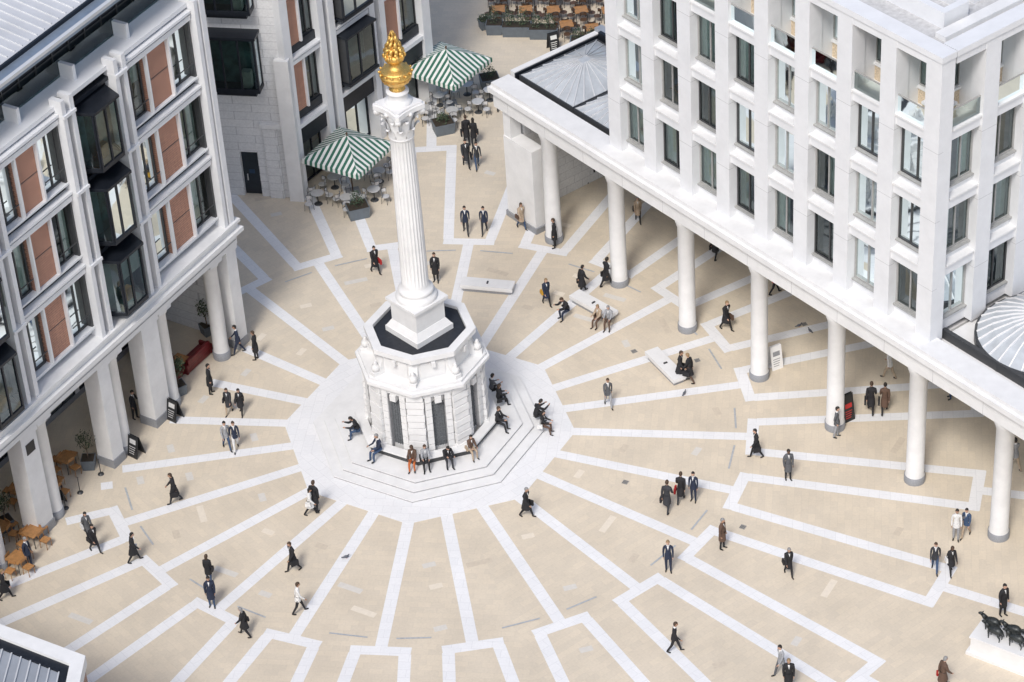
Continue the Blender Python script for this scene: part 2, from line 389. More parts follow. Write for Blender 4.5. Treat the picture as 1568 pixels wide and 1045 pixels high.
for i in range(26):
    w.box(L,U0+.3+i*1.2,U0+.38+i*1.2,-1.3,-1.22,20.42,23.0,frame)
w.box(L,U0+.2,U1,-1.29,-1.24,21.4,21.48,frame)
w.box(L,U0+.2,U1,-1.05,-1.02,20.42,21.3,glassb)
for i in range(8): w.box(L,U0+.5+i*4,U0+.7+i*4,-1.0,-.2,20.42,21.2,whiteframe)
w.obj('facade_walls',lb); gl.obj('windows',lb)
rf=MB()
rf.box(L,U0-.1,U1,-1.6,.35,23.0,23.18,gutter); rf.box(L,U0-.1,U1,.20,.40,23.181,23.34,zinclight); rf.box(L,U0-.1,U1,-.62,-.5,23.181,23.36,dark)
def slope(v): return 23.32+(-v-.8)*.16
rf.add([L.p(U0-.2,-.7,23.3),L.p(U1,-.7,23.3),L.p(U1,-17,slope(-17)),L.p(U0-.2,-17,slope(-17)),L.p(U0-.2,-.7,23.19),L.p(U1,-.7,23.19),L.p(U1,-17,23.1),L.p(U0-.2,-17,23.1)],[(0,1,2,3),(0,4,5,1),(0,3,7,4),(2,6,7,3),(1,5,6,2)],zinclight)
for i in range(60):
    u=U0+i*.52
    if u>U1: break
    rf.add([L.p(u,-.8,23.31),L.p(u+.05,-.8,23.31),L.p(u+.05,-17,slope(-17)+.01),L.p(u,-17,slope(-17)+.01),L.p(u,-.8,23.37),L.p(u+.05,-.8,23.37),L.p(u+.05,-17,slope(-17)+.07),L.p(u,-17,slope(-17)+.07)],[(4,5,6,7),(0,1,5,4),(1,2,6,5),(3,0,4,7)],zinclight)
for v in (-4.5,-9.5):
    rf.add([L.p(U0,v,slope(v)+.08),L.p(U1,v,slope(v)+.08),L.p(U1,v-.14,slope(v)+.16),L.p(U0,v-.14,slope(v)+.16)],[(0,1,2,3)],frame)
rf.obj('roof',lb)

# ------------------------------------------------------------------ BACK building
bb=empty('stone_office_building')
w=MB(); gl=MB()
w.box(D,0,2.0,-.6,0,0,23,portland2); w.box(D,3.0,7,-.6,0,0,23,portland2); w.box(D,2.0,3.0,-.6,0,2.9,23,portland2)
w.box(D,2.0,3.0,-.5,-.25,0,2.75,doorm); w.box(D,2.0,3.0,-.5,-.20,2.75,2.9,dark); w.box(D,2.35,2.65,-.25,-.23,1.35,1.6,bluep); w.box(D,2.75,2.80,-.25,-.18,.9,1.3,metalw)
w.box(D,-.45,.35,-.4,.35,0,9,portland); w.box(D,.7,1.5,.001,.12,0,4.6,portland2)
w.box(D,.36,1.6,.0,.22,4.6,4.85,portland)
for zc in (7.4,12.2,17.0):
    a,b=1.1,3.9
    w.box(D,a,b,.003,.9,zc-.14,zc,dark); w.box(D,a-.1,b+.1,.003,1.02,zc+3.2,zc+3.35,dark); w.box(D,a+.3,b-.3,.003,.6,zc-.5,zc-.15,dark)
    window(gl,D,a+.02,b-.02,zc,zc+3.2,.85,2,dark,0,.1)
    S1=Fr(D.p(a+.05,0,0)[:2],D.n,D.u); window(gl,S1,0,.85,zc,zc+3.2,0,0,dark,0,.1)
    S1=Fr(D.p(b-.05,0,0)[:2],D.n,D.u); window(gl,S1,0,.85,zc,zc+3.2,0,0,dark,0,.1)
    w.quad([D.p(a+.1,.01,zc),D.p(b-.1,.01,zc),D.p(b-.1,.01,zc+3.2),D.p(a+.1,.01,zc+3.2)],tealdim)
    w.box(D,a+.5,a+1,.2,.6,zc,zc+1,blind)
    w.box(D,5.0,5.35,.0,.012,zc+.5,zc+3,dark)
LEN=12.3
w.box(B,-.3,LEN,-14,-3.0,0,23,corewall); w.box(D,.5,7,-8,-.61,0,22.9,corewall)
fl=[4.5,8.6,12.6,16.6,20.6]
for z in fl: w.box(B,0,LEN,-3,-.12,z-.3,z+.02,carpet)
pier=[(-.05,.55),(2.9,3.35),(3.75,4.2),(7.1,7.55),(7.95,8.4),(11.6,12.3)]
for a,b in pier:
    w.box(B,a,b,-.6,.35,0,22.8,whiteframe); 
for a,b in ((3.35,3.75),(7.55,7.95)): w.box(B,a,b,-.6,-.1,0,22.5,dark)
w.box(B,LEN-.3,LEN,-14,-.6,0,23,portland2)
for i,(a,b) in enumerate([(.55,2.9),(4.2,7.1),(8.4,11.6)]):
    window(gl,B,a,b,.15,3.2,-.5,2,dark,0,.08); w.box(B,a,b,-.55,.15,3.2,4.3,dark); w.box(B,a,b,-.5,.3,4.3,4.55,whiteframe)
    w.box(B,a,b,-2.9,-2.8,.1,4.2,warm)
    for j in range(4):
        z0=fl[j];z1=fl[j+1]
        w.box(B,a,b,-.5,.28,z1-.30,z1-.05,whiteframe); w.box(B,a,b,-.5,.34,z1+.05,z1+.17,whiteframe)
        w.box(B,a,b,-.5,.0,z0+.17,z0+.7,dark)
        if i!=1:
            c=a+(b-a)*.42
            w.box(B,a,c,-.5,.05,z0+.7,z1-.3,terracotta); w.box(B,c,c+.12,-.5,.2,z0+.7,z1-.3,whiteframe)
            window(gl,B,c+.12,b,z0+.7,z1-.3,-.2,1,frame,.5)
        else:
            window(gl,B,a+.25,b-.25,z0+.75,z1-.5,.75,1,dark,.1,.1)
            w.box(B,a+.15,b-.15,-.1,.85,z0+.6,z0+.75,dark); w.box(B,a+.15,b-.15,-.1,.95,z1-.5,z1-.38,dark)
            w.box(B,a+.25,a+.33,.0,.7,z0+.75,z1-.5,frame); w.box(B,b-.33,b-.25,.0,.7,z0+.75,z1-.5,frame)
            w.quad([B.p(a,-.3,z0+.7),B.p(b,-.3,z0+.7),B.p(b,-.3,z1-.3),B.p(a,-.3,z1-.3)],tealdim)
w.obj('walls',bb); gl.obj('windows',bb)
rf=MB(); rf.box(B,-7,LEN+.3,-14,.4,23.01,23.4,zinclight); rf.obj('roof',bb)

# ------------------------------------------------------------------ RIGHT colonnade
cp=5.39
cn=empty('colonnade')
w=MB()
for k in range(0,10):
    u=k*cp
    w.lathe(R,u,0,[(.50,0),(.50,.38),(.47,.40)],28,greystone,cap=False)
    w.lathe(R,u,0,[(.47,.38),(.44,.5),(.44,.9),(.43,.92),(.42,6.45),(.47,6.5),(.47,6.62),(.53,6.7),(.53,6.9)],28,portland)
    w.box(R,u-.3,u+.3,-7,-.56,6.75,7.3,portland)
w.box(R,-3.9,52,-.55,.55,6.9,7.85,portland); w.box(R,-4.05,52,-.75,.78,7.85,8.15,portland); w.box(R,-3.95,52,-.6,.60,8.15,8.38,portland)
for i in range(18): w.box(R,-2.7+i*3.1,-2.685+i*3.1,-.5,.553,6.91,7.85,shadetrim)
w.box(R,5.2,26.9,-7,-.55,7.32,7.8,portland)
w.box(R,-3.5,-1.1,-.45,.35,0,5.2,portland); w.box(R,-3.6,-1.0,-.5,.42,0,.35,greystone)
w.box(R,-3.5,-2.9,-.4,.3,5.2,6.9,portland)
w.box(R,-3.5,-2.9,-6.6,-.6,0,6.9,portland2)
w.obj('columns_and_beam',cn)
w=MB()
w.box(R,-3.9,5.1,-6.8,-.8,7.5,8.0,midroof)
w.box(R,-4.05,5.1,-7.1,-6.6,7.2,8.7,zinc); w.box(R,-4.05,-3.7,-6.6,-.8,7.4,8.5,portland); w.box(R,-3.7,-3.6,-6.6,-.8,8.0,8.45,dark)
w.box(R,-3.5,5.1,-6.6,-6.4,8.0,8.75,dark)
def hip(cu,cv,a,b,z0,z1,nr):
    rim=[]
    for i in range(4*nr):
        s=i//nr;t=(i%nr)/nr*2-1
        x,y=[(t,-1),(1,t),(-t,1),(-1,-t)][s]; rim.append((cu+x*a,cv+y*b))
    n=len(rim)
    vs=[R.p(x,y,z0) for x,y in rim]+[R.p(cu+(x-cu)*.12,cv+(y-cv)*.12,z1) for x,y in rim]
    w.add(vs,[(i,(i+1)%n,(i+1)%n+n,i+n) for i in range(n)]+[tuple(range(n,2*n))],leadpanel)
    for i in range(n):
        x,y=rim[i]; w.tube(R.p(x,y,z0+.02),R.p(cu+(x-cu)*.12,cv+(y-cv)*.12,z1+.03),.04,.03,zinclight,4,False)
    w.box(R,cu-a-.07,cu+a+.07,cv-b-.07,cv-b,z0-.3,z0+.05,frame);w.box(R,cu-a-.07,cu+a+.07,cv+b,cv+b+.07,z0-.3,z0+.05,frame)
    w.box(R,cu-a-.07,cu-a,cv-b,cv+b,z0-.3,z0+.05,frame);w.box(R,cu+a,cu+a+.07,cv-b,cv+b,z0-.3,z0+.05,frame)
hip(-1.25,-3.6,2.15,2.6,8.35,9.2,7); hip(3.05,-3.6,1.95,2.6,8.35,9.2,7)
w.box(R,27.2,52,-14,-.8,7.4,8.0,portland)
w.box(R,27.2,52,-1.3,-1.1,8.0,8.5,frame)
cu,cv,rr=30.6,-4.3,3.1
seg=32
w.lathe(R,cu,cv,[(rr+.12,8.0),(rr+.12,8.45),(rr,8.5)],seg,frame,False,cap=False)
w.lathe(R,cu,cv,[(rr,8.5),(rr*.78,8.95),(rr*.5,9.3),(rr*.22,9.5),(rr*.2,9.5)],seg,leadpanel,False)
for i in range(seg):
    a=2*math.pi*i/seg; pr=[(rr,8.53),(rr*.78,8.98),(rr*.5,9.33),(rr*.22,9.53)]
    for (r0,z0),(r1,z1) in zip(pr,pr[1:]): w.tube(R.p(cu+r0*math.cos(a),cv+r0*math.sin(a),z0),R.p(cu+r1*math.cos(a),cv+r1*math.sin(a),z1),.045,.035,white,4,False)
w.lathe(R,cu,cv,[(rr*.24,9.45),(rr*.24,9.7),(rr*.14,9.75),(rr*.14,9.62),(.05,9.62)],24,zinc,False)
w.lathe(R,cu+8,cv,[(rr,8.0),(rr,8.5),(rr*.5,9.3),(.1,9.5)],seg,leadpanel,False)
w.obj('pavilion_roofs',cn)

# ------------------------------------------------------------------ RIGHT tower
rb=empty('white_office_building')
w=MB(); gl=MB()
zf=[8.38,12.0,15.6,19.2,23.1]
T=Fr(R.p(0,-.1,0)[:2],R.u,R.n)
uA=5.39; nb=8; pw=2.695; ph=.46
S=Fr(R.p(uA+nb*pw+ph,-.1,0)[:2],(-R.n[0],-R.n[1]),R.u)
def grid(F,u0,n,first=True,side=False):
    for k in range(n+1):
        u=u0+k*pw
        if k==0 and not first: continue
        w.box(F,u-ph,u+ph,-.8,0,8.2,23.1,whiteframe)
        for z in (11.2,14.9,18.5): w.box(F,u-ph-.001,u+ph+.001,-.3,.0015,z,z+.015,shadetrim)
    for k in range(n):
        a=u0+k*pw+ph; b=u0+(k+1)*pw-ph
        for j in range(4):
            z0,z1=zf[j],zf[j+1]
            top=(j==3)
            if j>0:
                w.box(F,a,b,-.75,-.12,z0-.42,z0+.06,whiteframe)
                w.box(F,a,b,-.70,-.03,z0+.06,z0+.16,portland)
            if not top:
                w.box(F,a,b,-.75,-.45,z0+.16 if j else z0-.2,z0+.50,whiteframe)
                w.box(F,a,b,-.50,-.32,z0+.50,z0+.58,lightframe)
                window(gl,F,a+.02,b-.02,z0+.58,z1-.44,-.55,1,lightframe if random.random()<.7 else frame,.75,.07)
            else:
                w.box(F,a-ph,b+ph,-2.0,-.81,z0-.3,z0+.05,portland)
                w.box(F,a-.2,b+.2,-1.75,-1.5,z0+.05,z0+.85,tanpanel)
                w.box(F,a-.3,b+.3,-1.72,-1.42,z0+.85,z0+.97,portland)
                window(gl,F,a-.1,b+.1,z0+.97,z1-.5,-1.6,1,lightframe,.8,.07)
                gl.quad([F.p(a,-.2,z0+.18),F.p(b,-.2,z0+.18),F.p(b,-.2,z0+1.05),F.p(a,-.2,z0+1.05)],glassb)
                w.box(F,a,b,-.23,-.17,z0+1.05,z0+1.10,lightframe)
        w.box(F,a,b,-.8,-.02,zf[4]-.40,zf[4],whiteframe)
    if side: w.box(F,.862,u0+n*pw,-.8,.058,zf[4]+.004,zf[4]+.298,whiteframe)
    else: w.box(F,u0-ph,u0+n*pw+ph+.058,-.8,.06,zf[4]+.002,zf[4]+.3,whiteframe)
grid(T,uA,nb)
grid(S,ph,5,first=False,side=True)
for z in zf[:4]: w.box(T,uA-.3,uA+nb*pw-.4,-14,-.76,z-.35,z+.03,carpet)
w.box(T,uA-.4,uA+nb*pw-3.2,-15,-4.0,8.2,22.89,corewall)
for i in range(nb):
    if random.random()<.75: w.box(T,uA+i*pw-.06,uA+i*pw+.06,-4,-.82,8.45,19.1,corewall)
    w.box(T,uA+i*pw-.4,uA+i*pw+.4,-1.9,-.81,19.26,22.8,whiteframe)
for i in range(1,6): w.box(S,ph+i*pw-.4,ph+i*pw+.4,-1.9,-.81,19.26,22.8,whiteframe)
for z in zf[:3]: desks(w,T,uA,uA+nb*pw-1,-3.8,-1.0,z)
w.box(T,uA-ph,uA-ph+.3,-15,-.81,8.2,23.1,portland2)
w.obj('walls',rb); gl.obj('windows',rb)
rf=MB()
uE=uA+nb*pw+ph
rf.box(T,uA-ph+.31,uE-.81,-16,-.81,22.9,23.2,roofgravel)
def curb(u0,u1,v0,v1,h,m=whiteframe,inside=roofgravel,t=.35):
    rf.box(T,u0,u1,v0,v0+t,23.2,23.2+h,m); rf.box(T,u0,u1,v1-t,v1,23.2,23.2+h,m); rf.box(T,u0,u0+t,v0+t,v1-t,23.2,23.2+h,m); rf.box(T,u1-t,u1,v0+t,v1-t,23.2,23.2+h,m)
    rf.quad([T.p(u0+t,v0+t,23.2+h*.5),T.p(u1-t,v0+t,23.2+h*.5),T.p(u1-t,v1-t,23.2+h*.5),T.p(u0+t,v1-t,23.2+h*.5)],inside)
curb(20.5,25.6,-3.4,-1.9,.8); curb(12,19.5,-3.6,-2.0,.8); curb(19,25.0,-9,-4.4,.5,whiteframe,zinc)
rf.lathe(T,22.5,-6.5,[(1.2,23.47),(1.2,23.9),(.9,24.0),(.1,24.0)],24,zinclight,False)
rf.box(T,25.8,26.4,-14,-1.2,23.201,23.45,portland)
rf.obj('roof',rb)
w=MB()
w.box(R,-2.85,48,-8.4,-8.0,0,7.3,corewall)
u=-2
while u<46:
    window(w,R,u,u+2.4,.2,3.2,-7.2,1,frame,.1); window(w,R,u,u+2.4,3.3,6.8,-7.2,1,frame,.1); w.box(R,u+2.4,u+2.7,-7.5,-7.01,0,7.3,portland); u+=2.7
w.obj('ground_floor_shopfront',rb)

# ------------------------------------------------------------------ bottom-left building
w=MB()
P4=[(-13.7,-24.2),(-26,-16.7),(-30,-38),(-14.6,-38)]
w.prism(P4,0,8.3,redbrick)
def inset(P,d):
    c=Vector((sum(p[0] for p in P)/4,sum(p[1] for p in P)/4)); return [tuple(Vector(p)+(c-Vector(p)).normalized()*d) for p in P]
Q=inset(P4,.6); Q0=inset(P4,-.12)
for i in range(4):
    j=(i+1)%4; w.prism([Q0[i],Q0[j],Q[j],Q[i]],8.302,8.8,portland)
Q2=inset(P4,.602);Q3=inset(P4,1.1)
for i in range(4):
    j=(i+1)%4; w.prism([Q2[i],Q2[j],Q3[j],Q3[i]],8.302,8.65,dark)
Q4=inset(P4,1.12); w.prism(Q4,8.302,8.6,zinc)
for i in range(28):
    t=i/27; a=Vector(Q4[0]).lerp(Vector(Q4[1]),t); b=Vector(Q4[3]).lerp(Vector(Q4[2]),t); w.tube((*a,8.65),(*b,8.65),.04,.04,zinclight,4,False)
w.box(RF(-13.75,-25.6,-94),0,.9,0,.15,6.3,7.6,frame)
w.box(RF(-13.75,-25.6,-94),-.1,1.0,0,.22,6.15,6.3,portland)
bo=empty('brick_building'); w.obj('walls_and_roof',bo)

# ------------------------------------------------------------------ MONUMENT
mo=empty('monument_column')
def octp(r,off=0): return [pol(r,A0+45*i+off) for i in range(8)]
w=MB()
for i,(r,z0,z1) in enumerate([(5.75,.0125,.14),(5.2,.1405,.28),(4.65,.2805,.42)]):
    w.prism(octp(r-.02),z0,z1-.05,shadetrim); w.prism(octp(r),z1-.0495,z1,portland)  # risers coloured dark to paint in the shadow gaps at step edges
Z0=.42
w.prism(octp(2.75),Z0,4.3,portland2)
for i in range(8):
    a=A0+45*i
    F=RF(*pol(0,0),a)
    for j in range(10):
        z=Z0+j*.385; e=0 if j%2 else .03
        w.box(F,2.3,3.02+e-.012*j,-.40-e,.40+e,z,z+.34,portland); w.box(F,2.3,2.93-.012*j,-.36,.36,z+.34,z+.385,shadetrim)
    w.box(F,2.2,3.1,-.52,.52,Z0,Z0+.5,portland)
    w.prism([(2.2,-.22),(2.95,-.16),(2.95,.16),(2.2,.22)],4.72,4.95,portland,F)
    w.lathe(F,2.72,0,[(.05,4.95),(.17,4.98),(.21,5.12),(.17,5.28),(.09,5.34),(.12,5.4),(.05,5.52)],10,portland)
    prof=[(2.30,4.95),(2.62,4.95),(2.55,5.25),(2.42,5.6),(2.40,5.9),(2.28,5.95)]
    vs=[F.p(x,-.2,z) for x,z in prof]+[F.p(x,.2,z) for x,z in prof]; n=len(prof)
    w.add(vs,[tuple(range(n)),tuple(range(n,2*n))[::-1]]+[(k,(k+1)%n,(k+1)%n+n,k+n) for k in range(n)],portland)
    F=RF(0,0,a+22.5); r=2.75*math.cos(rad(22.5))
    w.box(F,r,r+.22,-.62,-.33,Z0+.35,3.9,shadetrim); w.box(F,r,r+.22,.33,.62,Z0+.35,3.9,shadetrim)
    for j in range(8):
        z=Z0+.4+j*.42; w.box(F,r,r+.28,-.64,-.34,z,z+.38,portland); w.box(F,r,r+.28,.34,.64,z,z+.38,portland)
    w.box(F,r+.001,r+.012,-.33,.33,Z0+.45,3.35,grille)
    for j in range(5): w.box(F,r+.012,r+.05,-.28+j*.13,-.25+j*.13,Z0+.45,3.35,grille)
    for j in range(14): w.box(F,r+.012,r+.04,-.33,.33,Z0+.5+j*.2,Z0+.52+j*.2,grille)
    arc=[(.33*math.cos(rad(t)),3.35+.33*math.sin(rad(t))) for t in range(0,181,20)]
    vs=[F.p(r+.013,x,z) for x,z in arc]; w.add(vs,[tuple(range(len(vs)))],grille)
    w.box(F,r,r+.34,-.16,.16,3.68,4.04,portland)
    w.box(F,r,r+.25,-.7,.7,4.05,4.3,portland)
w.prism(octp(3.1),4.3,4.42,portland); w.prism(octp(3.28),4.42,4.58,portland); w.prism(octp(3.12),4.58,4.72,portland)
w.prism(octp(2.42),4.72,5.85,portland)
for i in range(8):
    F=RF(0,0,A0+45*i+22.5); r=2.42*math.cos(rad(22.5)); w.box(F,r,r+.05,-.6,.6,4.9,5.7,portland)
    w.box(F,r-.02,r+.3,-.10,.10,5.55,5.84,portland)
w.prism(octp(2.62),5.85,5.95,portland)
o=octp(2.72); i_=octp(2.28)
for k in range(8):
    j=(k+1)%8; w.prism([o[k],o[j],i_[j],i_[k]],5.951,6.22,portland)
w.prism(octp(2.27),5.952,6.05,darkroof)
o=octp(3.62); i_=octp(3.12)
for k in range(8):
    j=(k+1)%8; F=[o[k],o[j],i_[j],i_[k]]
    w.prism(F,Z0+.36,Z0+.46,portland)
    a=Vector(octp(3.45)[k]);b=Vector(octp(3.45)[j]);c=Vector(octp(3.15)[j]);d=Vector(octp(3.15)[k])
    w.prism([a,b,c,d],Z0,Z0+.358,frame)  # dark block put in for the shade in the gap beneath the seat
PF=RF(0,0,A0+50)
w.taper(PF,0,0,1.15,1.15,6.052,1.15,1.15,6.35,portland); w.taper(PF,0,0,1.12,1.12,6.351,.92,.92,6.7,portland)
w.box(PF,-.9,.9,-.9,.9,6.7,7.75,portland); w.box(PF,-1.0,1.0,-1.0,1.0,7.75,7.85,portland); w.box(PF,-1.06,1.06,-1.06,1.06,7.85,8.0,portland)
w.lathe(W,0,0,[(.98,8.0),(1.0,8.12),(.95,8.24),(.84,8.28),(.80,8.36),(.84,8.42),(.86,8.5),(.80,8.58),(.70,8.62),(.66,8.75)],40,portland)
flute=lambda a,z:1-.075*abs(math.sin(12*a))**.6*(1 if 8.95<z<16.95 else 0)
w.lathe(W,0,0,[(.655,8.75),(.645,8.9),(.645,8.96),(.64,10),(.625,12),(.60,14),(.565,16),(.545,16.94),(.545,17.0),(.59,17.04),(.59,17.12),(.54,17.15)],192,portland,mod=flute)
w.lathe(W,0,0,[(.53,17.1),(.55,17.6),(.62,18.1),(.72,18.4),(.70,18.42)],32,portland)
def leaf(ang,r0,z0,h,wd,curl):
    F=RF(0,0,ang); st=[(0,0,1),(.03,.35,1.05),(.07,.65,1),(.16,.88,.8),(curl,1.0,.55),(curl+.03,.90,.3)]
    vs=[]
    for dr_,t,wf in st:
        for s in (-1,0,1): vs.append(F.p(r0+dr_+(.03 if s==0 else 0),s*wd*wf/2,z0+h*t))
    fs=[]
    for i in range(len(st)-1):
        for k in range(2): fs.append((i*3+k,i*3+k+1,(i+1)*3+k+1,(i+1)*3+k))
    w.add(vs,fs,portland,True)
for i in range(8): leaf(i*45,.56,17.14,.62,.40,.27)
for i in range(8): leaf(i*45+22.5,.57,17.3,.95,.36,.30)
for i in range(4):
    a=A0+50+45+90*i; F=RF(0,0,a)
    w.tube(F.p(.6,0,17.95),F.p(.98,0,18.42),.07,.09,portland)
    w.tube(F.p(1.0,-.12,18.38),F.p(1.0,.12,18.38),.17,.17,portland,12); w.tube(F.p(.86,-.14,18.5),F.p(.86,.14,18.5),.08,.08,portland,8)
    F=RF(0,0,a+45); w.ell(F.p(.76,0,18.5),(.12,.12,.12),portland)
ab=[]
for i in range(4):
    a=A0+50+45+90*i
    ab.append(pol(1.18,a-4)); ab.append(pol(1.18,a+4))
    for t in (25,45,65): ab.append(pol(.86 if t!=45 else .80,a+t))
w.prism(ab,18.52,18.75,portland)
w.prism([(x*.9,y*.9) for x,y in ab],18.75,18.85,portland)
w.lathe(W,0,0,[(.62,18.85),(.62,18.98),(.50,19.02),(.46,19.1),(.46,19.35),(.52,19.4),(.52,19.47),(.3,19.55)],32,portland)
w.obj('stone_base_and_column',mo)
w=MB()
gad=lambda a,z:1+.06*abs(math.sin(8*a)) if z<20.25 else 1
w.lathe(W,0,0,[(.30,19.5),(.36,19.56),(.27,19.64),(.22,19.74),(.42,19.84),(.62,20.02),(.68,20.2)],64,gold,mod=gad)
w.lathe(W,0,0,[(.68,20.2),(.74,20.26),(.75,20.36),(.66,20.42),(.70,20.5),(.62,20.58),(.40,20.62),(.27,20.72),(.22,20.9),(.28,20.98),(.42,21.06),(.47,21.2),(.44,21.32),(.34,21.38),(.2,21.42)],40,gold)
for i in range(14):
    F=RF(0,0,i*360/14); w.ell(F.p(.74,0,20.47),(.07,.07,.07),gold,6,4)
for i in range(10):
    F=RF(0,0,i*36); w.ell(F.p(.46,0,21.3),(.08,.06,.13),gold,6,5)
for ring,(n,r,z0,h) in enumerate([(9,.30,21.3,.62),(7,.20,21.5,.80),(4,.08,21.7,.85)]):
    for i in range(n):
        a=i*360/n+ring*20; F=RF(0,0,a)
        p=[F.p(r,0,z0),F.p(r+.10,.04,z0+h*.35),F.p(r*.8,.10,z0+h*.7),F.p(r*.45,.02,z0+h)]
        for k,(r0,r1) in enumerate([(.09,.11),(.11,.07),(.07,.012)]): w.tube(p[k],p[k+1],r0,r1,gold,6)
w.obj('gold_flaming_urn',mo)

# ------------------------------------------------------------------ street furniture
def bench(x,y,ang,l=2.8):
    m=MB(); m.box(W,-l/2,l/2,-.38,.38,.28,.46,portland); m.box(W,-l/2+.12,l/2-.12,-.28,.28,0,.199,greystone)
    m.box(W,-l/2+.03,l/2-.03,-.35,.35,.2,.279,portland); m.box(W,-.04,.04,-.1,.1,.461,.52,frame)
    o=m.obj('stone_bench'); o.location=(x,y,0); o.rotation_euler=(0,0,rad(ang)); return o
bench(3.3,11.15,-15); bench(11.95,3.25,-64); bench(8.7,8.75,-48)
def parasol(x,y,ang):
    e=empty('striped_parasol'); m=MB(); rad_=2.6; zt,ze=3.75,2.75
    for k in range(4):
        a0=rad(90*k);a1=rad(90*(k+1)); p0=Vector((rad_*math.cos(a0),rad_*math.sin(a0)));p1=Vector((rad_*math.cos(a1),rad_*math.sin(a1)))
        n=22; mid=(p0+p1)/2
        for i in range(n):
            t0,t1=i/n,(i+1)/n
            h0,h1=1-abs(2*t0-1),1-abs(2*t1-1)
            A_=p0.lerp(p1,t0);B_=p0.lerp(p1,t1)
            def up(Q,h):
                q=Q-mid*h
                return (q.x,q.y,ze+(zt-ze)*h)
            mm=green if i%2 else cream
            m.quad([(A_.x,A_.y,ze),(B_.x,B_.y,ze),up(B_,h1),up(A_,h0)],mm)
            m.quad([(A_.x,A_.y,ze),(B_.x,B_.y,ze),(B_.x*1.01,B_.y*1.01,ze-.26),(A_.x*1.01,A_.y*1.01,ze-.26)],mm)
        m.tube((p0.x,p0.y,ze-.03),(0,0,zt-.05),.02,.02,darkwood,5)
    m.tube((0,0,0),(0,0,zt+.12),.04,.04,darkwood,8); m.ell((0,0,zt+.12),(.06,.06,.09),darkwood,8,5); m.box(W,-.4,.4,-.4,.4,.001,.08,greystone)
    m.obj('canopy_and_pole',e,False); e.location=(x,y,0); e.rotation_euler=(0,0,rad(ang))
parasol(-3.85,21.2,12); parasol(1.75,29.6,8)
def table_mesh():
    m=MB(); m.lathe(W,0,0,[(.36,.72),(.37,.735),(.36,.75)],20,metalw); m.tube((0,0,.02),(0,0,.72),.03,.03,frame); m.lathe(W,0,0,[(.24,0),(.22,.03),(.05,.05)],14,frame); return m.mesh('bistro_table')
def chair_mesh(seat,leg):
    m=MB(); m.lathe(W,0,0,[(.20,.43),(.225,.445),(.21,.465)],14,seat)
    for x,y in ((-.16,-.16),(.16,-.16),(.16,.16),(-.16,.16)): m.tube((x*1.15,y*1.15,0),(x,y,.44),.014,.014,leg,5)
    pts=[]
    for i in range(7):
        a=rad(200+i*140/6); pts.append((.225*math.cos(a),.225*math.sin(a)))
    for i in range(6):
        (x0,y0),(x1,y1)=pts[i],pts[i+1]
        m.quad([(x0,y0,.62),(x1,y1,.62),(x1*1.08,y1*1.08,.84),(x0*1.08,y0*1.08,.84)],seat); m.tube((x0*1.08,y0*1.08,.84),(x1*1.08,y1*1.08,.84),.014,.014,leg,5)
    for k in (0,3,6): m.tube((pts[k][0],pts[k][1],.44),(pts[k][0]*1.08,pts[k][1]*1.08,.84),.013,.013,leg,5)
    return m.mesh('bistro_chair',False)
TM=table_mesh(); CM=chair_mesh(metalw,frame); CMd=chair_mesh(darkwood,frame)
def wtable():
    m=MB(); m.box(W,-.4,.4,-.4,.4,.72,.76,wood)
    for x in (-.33,.33):
        for y in (-.33,.33): m.tube((x,y,0),(x,y,.72),.025,.025,frame,6)
    return m.mesh('wooden_table')
def wchair():
    m=MB(); m.box(W,-.21,.21,-.21,.21,.43,.47,wood)
    for x in (-.18,.18):
        m.tube((x,.18,0),(x,.18,.43),.02,.018,wood,5); m.tube((x,-.2,0),(x,-.18,.43),.02,.018,wood,5); m.tube((x,-.19,.47),(x,-.25,.88),.018,.015,wood,5)
    m.box(W,-.2,.2,-.255,-.225,.68,.86,wood); return m.mesh('wooden_chair')
WT=wtable(); WC=wchair()
def dining(x,y,t,c,tn,cn_,ang=0,n=4,d=.62):
    place(tn,t,x,y,ang)
    for i in range(n):
        a=ang+i*360/n+random.uniform(-12,12); px,py=pol(d+random.uniform(0,.15),a); place(cn_,c,x+px,y+py,a-90)
for dx,dy in ((-1.9,-.9),(-.3,-1.5),(1.2,-.9),(1.5,.9),(-1.0,.6),(2.6,2.0)): dining(-3.85+dx,21.2+dy,TM,CM,'bistro_table','bistro_chair',random.uniform(0,90),3)
for dx,dy in ((-1.5,-1.3),(.1,-1.7),(1.6,-1.0),(2.3,.2),(1.0,1.0),(-.6,0)): dining(1.75+dx,29.6+dy,TM,CM,'bistro_table','bistro_chair',random.uniform(0,90),3)
for i in range(5):
    for j in range(4):
        x=4.9+i*1.65+j*.25; y=38.9+j*1.55-i*.25
        dining(x,y,WT,CMd,'wooden_table','cafe_chair',random.choice((-8,0,6)),4,.62)
dining(8.9,36.6,WT,CMd,'wooden_table','cafe_chair',5,4,.6); dining(10.4,36.0,WT,CMd,'wooden_table','cafe_chair',5,4,.6)
for u,v in ((15.0,-2.2),(13.3,-2.6),(12.1,-1.6),(14.0,-1.0),(17.6,-1.2),(18.0,-2.6),(18.8,-.9),(20.0,-1.6),(17.2,.4),(19.0,.9),(21,-.2),(8.0,-2.2)):
    x,y,_=L.p(u,v,0); dining(x,y,WT,WC,'wooden_table','wooden_chair',57,4,.6)
